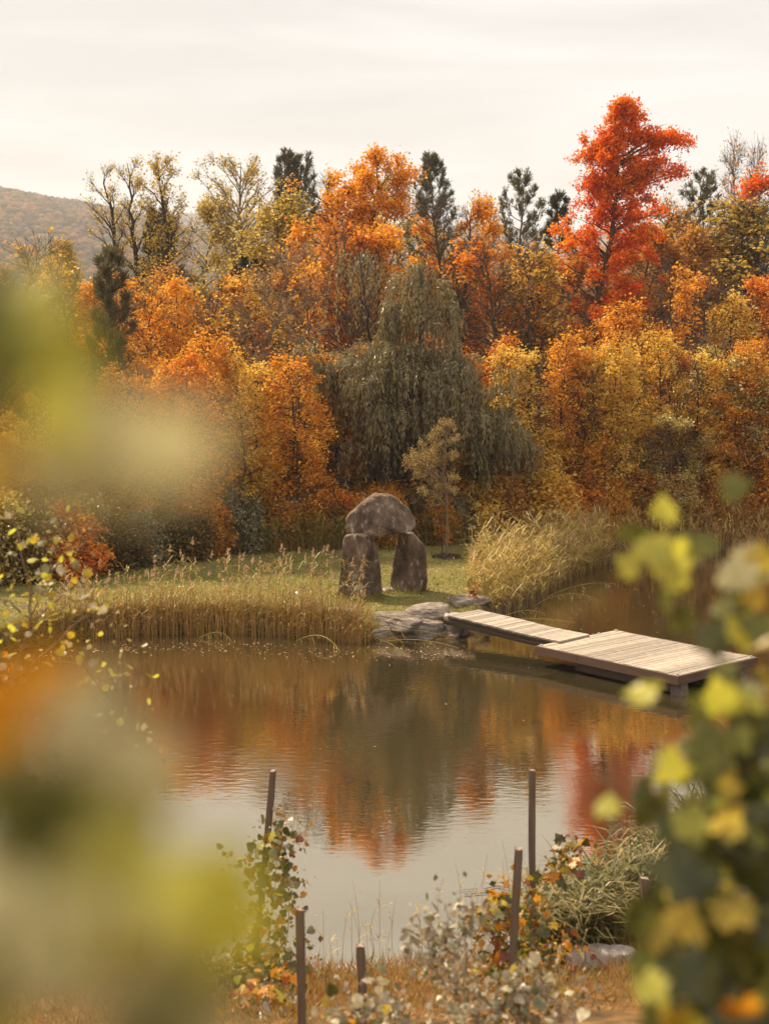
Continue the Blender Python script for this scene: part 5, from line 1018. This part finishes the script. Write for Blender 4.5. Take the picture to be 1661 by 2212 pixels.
# vine on the leaning post
zr = [0.0, .6, 2.9]
vine('climbing_vine', 'leafy vine climbing the leaning post with green and orange heart shaped leaves',
     [[gnd(560, 13.2), D3(575, 2100, 13.2), D3(590, 1960, 13.2), D3(600, 1860, 13.2), D3(592, 1770, 13.25)], [gnd(600, 13.0), D3(610, 2080, 13.0), D3(628, 1950, 13.1), D3(618, 1850, 13.1), D3(600, 1780, 13.2)], [gnd(520, 13.0), D3(545, 2120, 13.0), D3(560, 1980, 13.1), D3(572, 1880, 13.1)], [D3(575, 1852, 13.2), D3(540, 1858, 13.1), D3(505, 1862, 13.1)]],
     290, .095, 'heart', {'green': 5, 'amber': 2.2, 'greygreen': 2.5, 'pale': 1.4, 'lime': 1.2, 'russet': 1.4}, ([.2, 1.4, 3.], [.19, .10, .045]), 601, fill=500)
vine('vine_mound', 'dark heap of vine leaves at the foot of the leaning post', [[gnd(470, 12.6), D3(480, 2150, 12.6), D3(520, 2090, 12.6), D3(560, 2070, 12.6)], [gnd(520, 12.3), D3(540, 2160, 12.3), D3(590, 2110, 12.4)], [gnd(440, 12.4), D3(450, 2180, 12.4), D3(500, 2120, 12.5)], [gnd(600, 12.4), D3(610, 2180, 12.4), D3(620, 2080, 12.6)]],
     280, .105, 'heart', {'green': 7, 'greygreen': 2.5, 'pale': .6, 'lime': .8, 'russet': .8}, .15, 602, fill=900)
vine('vine_mound', 'low heap of orange and pale vine leaves left of the bare thick post', [[gnd(540, 11.0), D3(560, 2180, 11.0), D3(600, 2150, 11.0)], [gnd(590, 10.8), D3(600, 2200, 10.8), D3(640, 2170, 10.8)], [gnd(520, 11.0), D3(530, 2215, 11.0), D3(560, 2190, 10.8)]],
     230, .09, 'vine', {'amber': 4, 'lime': 2, 'greygreen': 2, 'pale': 2, 'yellow': 2.5, 'russet': 1.5}, .10, 603, fill=300, fillmat='near_grass')
vine('climbing_vine', 'tangled vine between the paired posts with yellow and rusty leaves and a shoot reaching right',
     [[gnd(1110, 12.2), D3(1100, 2080, 12.2), D3(1090, 1990, 12.3), D3(1078, 1930, 12.4)], [gnd(1140, 12.6), D3(1135, 2060, 12.6), D3(1125, 1980, 12.7), D3(1160, 1920, 12.8), D3(1215, 1868, 12.8), D3(1250, 1840, 12.8)], [gnd(1070, 12.2), D3(1065, 2060, 12.2), D3(1040, 1990, 12.3), D3(1080, 1960, 12.3)], [gnd(1180, 12.2), D3(1190, 2080, 12.2), D3(1180, 2020, 12.3)]],
     290, .095, 'vine', {'green': 3.4, 'amber': 3, 'greygreen': 1.6, 'pale': 1.8, 'lime': 1.2, 'russet': 2.6, 'yellow': 1.6}, ([.3, 1.5, 2.8], [.14, .10, .045]), 604, fill=800, fillmat='vine_mix')
vine('silvery_bush', 'silvery dry bush with drooping curled leaves in the middle of the near bank',
     [[gnd(985, 8.6, .2), D3(985, 2150, 8.6), D3(975, 2040, 8.6), D3(965, 1965, 8.6)], [gnd(1000, 8.6, .2), D3(1010, 2140, 8.6), D3(1005, 2040, 8.5), D3(1000, 1975, 8.5), D3(1040, 1985, 8.5)], [D3(985, 2120, 8.6), D3(940, 2060, 8.6), D3(905, 2035, 8.6)], [D3(975, 2060, 8.6), D3(930, 2000, 8.7), D3(915, 1985, 8.7)], [D3(990, 2150, 8.6), D3(930, 2090, 8.5), D3(890, 2075, 8.5)]],
     260, .072, 'narrow', {'silver': 5, 'pale': 3, 'greygreen': 2.5, 'russet': .7}, .07, 605, 'bush', smat='twig', fill=260, fillmat='silvery')
vine('silvery_bush', 'sprawling silvery bush with knotted stems at the bottom edge right of the middle',
     [[gnd(1020, 8.2, .1), D3(1040, 2200, 8.2), D3(1100, 2150, 8.2), D3(1200, 2120, 8.2)], [gnd(980, 8.0, .1), D3(990, 2210, 8.0), D3(1060, 2170, 8.1), D3(1120, 2100, 8.2)], [gnd(1080, 8.2, .1), D3(1100, 2210, 8.2), D3(1180, 2170, 8.2), D3(1250, 2150, 8.2)], [gnd(900, 8.0, .1), D3(880, 2210, 8.0), D3(830, 2190, 8.0), D3(790, 2170, 8.0)], [gnd(820, 7.8, .1), D3(800, 2220, 7.8), D3(750, 2205, 7.8), D3(700, 2200, 7.8)]],
     290, .075, 'heart', {'silver': 4, 'pale': 3, 'greygreen': 3, 'amber': .7, 'yellow': .5, 'green': .8}, .085, 606, 'bush', fill=900, fillmat='silvery')
# aspen boughs at the left
mixa = {'lime': 3, 'yellow': 2.0, 'pale': 2.2, 'greygreen': 2.2, 'amber': 1.0, 'silver': .8}
Ya = 9.0
vine('aspen_tree', 'young aspen at the left edge with round yellow and silvery leaves over the pond',
     [[np.array([-3.4, Ya - .6, hz(-3.4, Ya - .6)]), D3(-60, 1700, Ya - .3), D3(20, 1480, Ya), D3(70, 1340, Ya), D3(110, 1240, Ya), D3(140, 1130, Ya)], [D3(20, 1480, Ya), D3(100, 1400, Ya), D3(180, 1330, Ya), D3(220, 1270, Ya)], [D3(70, 1340, Ya), D3(130, 1290, Ya), D3(210, 1300, Ya - .2), D3(245, 1360, Ya - .2)], [D3(0, 1540, Ya), D3(100, 1430, Ya), D3(180, 1430, Ya), D3(230, 1480, Ya), D3(305, 1435, Ya)], [D3(180, 1430, Ya), D3(240, 1540, Ya), D3(300, 1600, Ya), D3(330, 1625, Ya)],
      [D3(70, 1340, Ya), D3(60, 1230, Ya), D3(30, 1130, Ya), D3(5, 1070, Ya)], [D3(110, 1240, Ya), D3(150, 1190, Ya), D3(185, 1170, Ya)], [D3(70, 1340, Ya), D3(0, 1290, Ya), D3(-40, 1250, Ya)]],
     290, .052, 'round', mixa, .085, 607, 'tree', tilt=.9, sr=.008, fill=120, fillmat='green_gold')
vine('aspen_branch', 'low aspen branch with dull leaves hanging before the bright left water', [[D3(-40, 1760, 8.6), D3(60, 1700, 8.6), D3(170, 1665, 8.6), D3(290, 1660, 8.6)], [D3(60, 1700, 8.6), D3(160, 1700, 8.6), D3(240, 1690, 8.6)], [np.array([-3.2, 8.3, hz(-3.2, 8.3)]), D3(-80, 1900, 8.5), D3(-40, 1760, 8.6)]],
     150, .050, 'round', {'greygreen': 3, 'lime': 1.5, 'green': 3, 'amber': .6}, .05, 608, 'branch', tilt=.9, sr=.006)
vine('orange_creeper', 'small bunch of orange leaves on the dark post in the reeds at the right', [[gnd(1530, 13.8), D3(1520, 1850, 13.8), D3(1505, 1800, 13.8)], [gnd(1545, 13.9), D3(1550, 1830, 13.9), D3(1545, 1785, 13.9)], [D3(1520, 1850, 13.8), D3(1490, 1840, 13.8), D3(1480, 1815, 13.8)]], 60, .085, 'heart', {'amber': 5, 'russet': 2, 'yellow': .8}, .07, 609)
vine('red_weed', 'red leaved weed growing beside the pale boulder on the near bank', [[gnd(1200, 13.0), D3(1205, 2060, 13.0), D3(1215, 2020, 13.0)], [gnd(1260, 12.6), D3(1262, 2060, 12.6), D3(1268, 2025, 12.6)]], 22, .09, 'vine', {'amber': 3, 'russet': 2, 'lime': 1}, .05, 610, 'weed')
vine('red_weed', 'scarlet weed at the left foot of the reed bed by the lawn', [[gnd(1020, 34.8) * np.array([1, 1, 0]) + np.array([0, 0, .48]), dep(1018, 1275, 34.8)], [dep(1022, 1290, 34.8), dep(1028, 1262, 34.9)]], 30, .10, 'vine', {'amber': 1, 'russet': 4}, .07, 611, 'weed')
# grapevine close at the right
rng = np.random.default_rng(620)
gv = []
def grape(name, label, stems, spots, seed, n_extra, spread, size, mix, sr=.004):
    rng = np.random.default_rng(seed); b0 = np.array(stems[0][0], float); root = empty(name, b0, label, 'vine')
    for s_ in stems:
        s_ = np.array(s_, float); t = np.linspace(0, 1, len(s_)); tt = np.linspace(0, 1, 16); P = np.stack([np.interp(tt, t, s_[:, i]) for i in range(3)], -1); v, f = tubes((P - b0)[None], np.full((1, 16), sr), 6); obj('stem', mesh('stem', v, f, M['twig'], smooth=True), root)
    for (u, v, Y, s_, mt) in spots:
        add_leaf(root, D3(u, v, Y) - b0, s_, 'vine', mt, rng, (0, -1, .45), .28)
    for i in range(n_extra):
        s_ = np.array(stems[int(rng.integers(len(stems)))]); q = rng.random() * (len(s_) - 1); k = min(int(q), len(s_) - 2); P = s_[k] * (1 - (q - k)) + s_[k + 1] * (q - k) + rng.normal(0, 1, 3) * spread; add_leaf(root, P - b0, size, 'vine', pick(rng, mix), rng, (0, -.8, .5), .55)
    return root
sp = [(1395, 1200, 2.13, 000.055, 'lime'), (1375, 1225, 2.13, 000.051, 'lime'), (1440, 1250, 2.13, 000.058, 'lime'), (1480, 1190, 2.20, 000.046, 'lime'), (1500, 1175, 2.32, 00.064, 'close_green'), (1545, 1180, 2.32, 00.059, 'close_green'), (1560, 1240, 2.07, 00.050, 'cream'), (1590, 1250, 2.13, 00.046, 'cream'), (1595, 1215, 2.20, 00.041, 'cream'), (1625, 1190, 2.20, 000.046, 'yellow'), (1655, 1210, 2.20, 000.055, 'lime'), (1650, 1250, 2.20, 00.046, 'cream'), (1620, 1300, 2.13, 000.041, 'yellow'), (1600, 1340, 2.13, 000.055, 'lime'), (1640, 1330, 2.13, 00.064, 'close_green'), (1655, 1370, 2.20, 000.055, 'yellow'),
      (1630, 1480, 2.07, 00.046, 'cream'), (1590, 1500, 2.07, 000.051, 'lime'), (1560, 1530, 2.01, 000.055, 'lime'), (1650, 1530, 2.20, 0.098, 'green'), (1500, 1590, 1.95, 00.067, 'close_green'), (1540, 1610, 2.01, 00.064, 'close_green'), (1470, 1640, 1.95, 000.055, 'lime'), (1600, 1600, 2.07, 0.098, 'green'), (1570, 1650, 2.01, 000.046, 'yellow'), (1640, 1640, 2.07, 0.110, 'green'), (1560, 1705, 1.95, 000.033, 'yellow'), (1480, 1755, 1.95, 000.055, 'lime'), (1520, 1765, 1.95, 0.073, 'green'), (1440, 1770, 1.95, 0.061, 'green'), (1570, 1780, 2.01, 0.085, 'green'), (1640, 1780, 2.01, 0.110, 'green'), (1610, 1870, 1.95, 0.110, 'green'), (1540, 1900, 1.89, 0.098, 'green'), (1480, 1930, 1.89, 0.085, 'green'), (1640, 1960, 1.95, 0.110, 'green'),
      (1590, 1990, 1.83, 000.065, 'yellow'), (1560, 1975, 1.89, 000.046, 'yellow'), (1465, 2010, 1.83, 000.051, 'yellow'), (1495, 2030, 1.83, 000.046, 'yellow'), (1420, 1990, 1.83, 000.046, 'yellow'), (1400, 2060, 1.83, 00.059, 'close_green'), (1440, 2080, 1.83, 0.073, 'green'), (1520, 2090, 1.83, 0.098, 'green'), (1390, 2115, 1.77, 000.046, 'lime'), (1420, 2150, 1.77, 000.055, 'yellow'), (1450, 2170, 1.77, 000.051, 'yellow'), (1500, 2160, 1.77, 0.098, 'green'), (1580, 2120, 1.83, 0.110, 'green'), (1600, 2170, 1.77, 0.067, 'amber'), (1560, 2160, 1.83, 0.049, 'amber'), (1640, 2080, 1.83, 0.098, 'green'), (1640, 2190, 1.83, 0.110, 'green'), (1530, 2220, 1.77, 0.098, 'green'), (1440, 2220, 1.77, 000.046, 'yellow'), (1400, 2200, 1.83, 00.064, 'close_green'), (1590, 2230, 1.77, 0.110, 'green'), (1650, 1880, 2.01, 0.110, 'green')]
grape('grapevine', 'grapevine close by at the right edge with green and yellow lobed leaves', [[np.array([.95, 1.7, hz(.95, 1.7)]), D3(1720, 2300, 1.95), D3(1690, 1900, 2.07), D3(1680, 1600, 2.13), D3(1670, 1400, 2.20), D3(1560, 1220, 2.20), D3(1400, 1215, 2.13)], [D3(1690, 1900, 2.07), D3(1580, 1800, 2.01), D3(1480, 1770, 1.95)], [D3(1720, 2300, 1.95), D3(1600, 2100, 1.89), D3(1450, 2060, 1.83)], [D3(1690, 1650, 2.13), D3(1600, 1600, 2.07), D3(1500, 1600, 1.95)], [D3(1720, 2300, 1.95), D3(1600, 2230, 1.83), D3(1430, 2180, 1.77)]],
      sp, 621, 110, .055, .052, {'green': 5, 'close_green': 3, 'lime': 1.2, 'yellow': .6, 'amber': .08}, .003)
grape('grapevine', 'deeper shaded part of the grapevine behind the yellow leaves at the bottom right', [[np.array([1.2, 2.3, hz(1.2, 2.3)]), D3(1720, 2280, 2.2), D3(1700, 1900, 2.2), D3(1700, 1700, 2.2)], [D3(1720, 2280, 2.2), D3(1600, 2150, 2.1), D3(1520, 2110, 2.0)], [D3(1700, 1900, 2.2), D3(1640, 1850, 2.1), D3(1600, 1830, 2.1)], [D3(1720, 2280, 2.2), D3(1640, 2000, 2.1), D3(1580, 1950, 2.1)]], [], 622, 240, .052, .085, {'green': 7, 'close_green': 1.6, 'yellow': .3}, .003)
# very close leaves at the left
sl = [(180, 850, .44, .030, 'lime'), (260, 900, .42, .026, 'cream'), (330, 960, .38, .022, 'cream'), (130, 950, .44, .028, 'cream'), (470, 1990, .47, .026, 'lime'), (530, 2030, .47, .014, 'lime'), (40, 690, .46, .040, 'lime'), (-10, 780, .46, .045, 'close_green'), (110, 800, .46, .030, 'lime'), (10, 1490, .46, 0.032, 'close_amber'), (50, 1500, .46, 0.025, 'close_amber'), (330, 1830, .44, 0.038, 'lime'), (410, 1930, .46, 0.038, 'lime'), (120, 1760, .46, .036, 'close_green'), (360, 2120, .46, .04, 'olive'), (30, 720, .46, 0.037, 'close_green'), (90, 790, .46, 0.035, 'close_green'), (-20, 650, .46, 0.035, 'close_green'), (20, 850, .46, 0.037, 'close_green'), (130, 900, .44, .028, 'olive'), (40, 960, .46, .026, 'yellow'), (-10, 1010, .46, .026, 'yellow'), (230, 930, .40, .024, 'olive'), (330, 990, .37, 0.022, 'cream'), (240, 1040, .38, .020, 'olive'), (130, 1010, .42, .022, 'olive'),
      (30, 1470, .46, 0.019, 'close_amber'), (-20, 1480, .46, 0.020, 'close_amber'), (90, 1500, .46, 0.012, 'close_amber'), (230, 1560, .42, 0.033, 'cream'), (310, 1590, .42, 0.025, 'cream'), (170, 1590, .44, .018, 'olive'),
      (40, 1680, .46, .036, 'close_green'), (60, 1800, .46, .036, 'close_green'), (-10, 1740, .46, .036, 'close_green'), (150, 1700, .46, .036, 'close_green'), (260, 1720, .44, .026, 'olive'), (330, 1700, .44, .016, 'olive'), (180, 1840, .44, .026, 'olive'), (120, 1900, .46, .024, 'olive'),
      (340, 1850, .44, 0.043, 'lime'), (420, 1880, .44, 0.037, 'lime'), (320, 1960, .44, 0.037, 'lime'), (430, 1990, .44, 0.037, 'lime'), (370, 2050, .44, .024, 'olive'), (270, 1900, .44, .024, 'olive'),
      (40, 1930, .42, 0.033, 'cream'), (110, 2000, .42, 0.035, 'cream'), (30, 2030, .42, 0.035, 'cream'), (190, 2070, .42, 0.030, 'cream'), (260, 2120, .44, .026, 'olive'), (330, 2160, .44, .028, 'olive'), (190, 2170, .44, .024, 'olive'), (240, 2210, .44, 0.037, 'close_green'), (50, 2180, .44, 0.040, 'close_green'), (-10, 2130, .44, 0.033, 'close_green'), (120, 2140, .44, .020, 'olive')]
grape('close_vine', 'very close blurred vine leaves hanging at the left edge', [[np.array([-.42, .5, hz(-.42, .5)]), D3(-260, 2500, .5), D3(-150, 2100, .45), D3(-140, 1700, .45), D3(-100, 1400, .45), D3(-90, 1000, .43), D3(-60, 750, .43)], [D3(-150, 2100, .45), D3(60, 2020, .44), D3(300, 1960, .44), D3(480, 1960, .44)], [D3(-140, 1700, .45), D3(60, 1640, .43), D3(250, 1600, .4)], [D3(-90, 1000, .43), D3(60, 980, .40), D3(230, 980, .36)], [D3(-150, 2100, .45), D3(50, 2160, .42), D3(260, 2160, .43)]],
      sl, 631, 0, .02, .05, {'green': 1}, .0012)
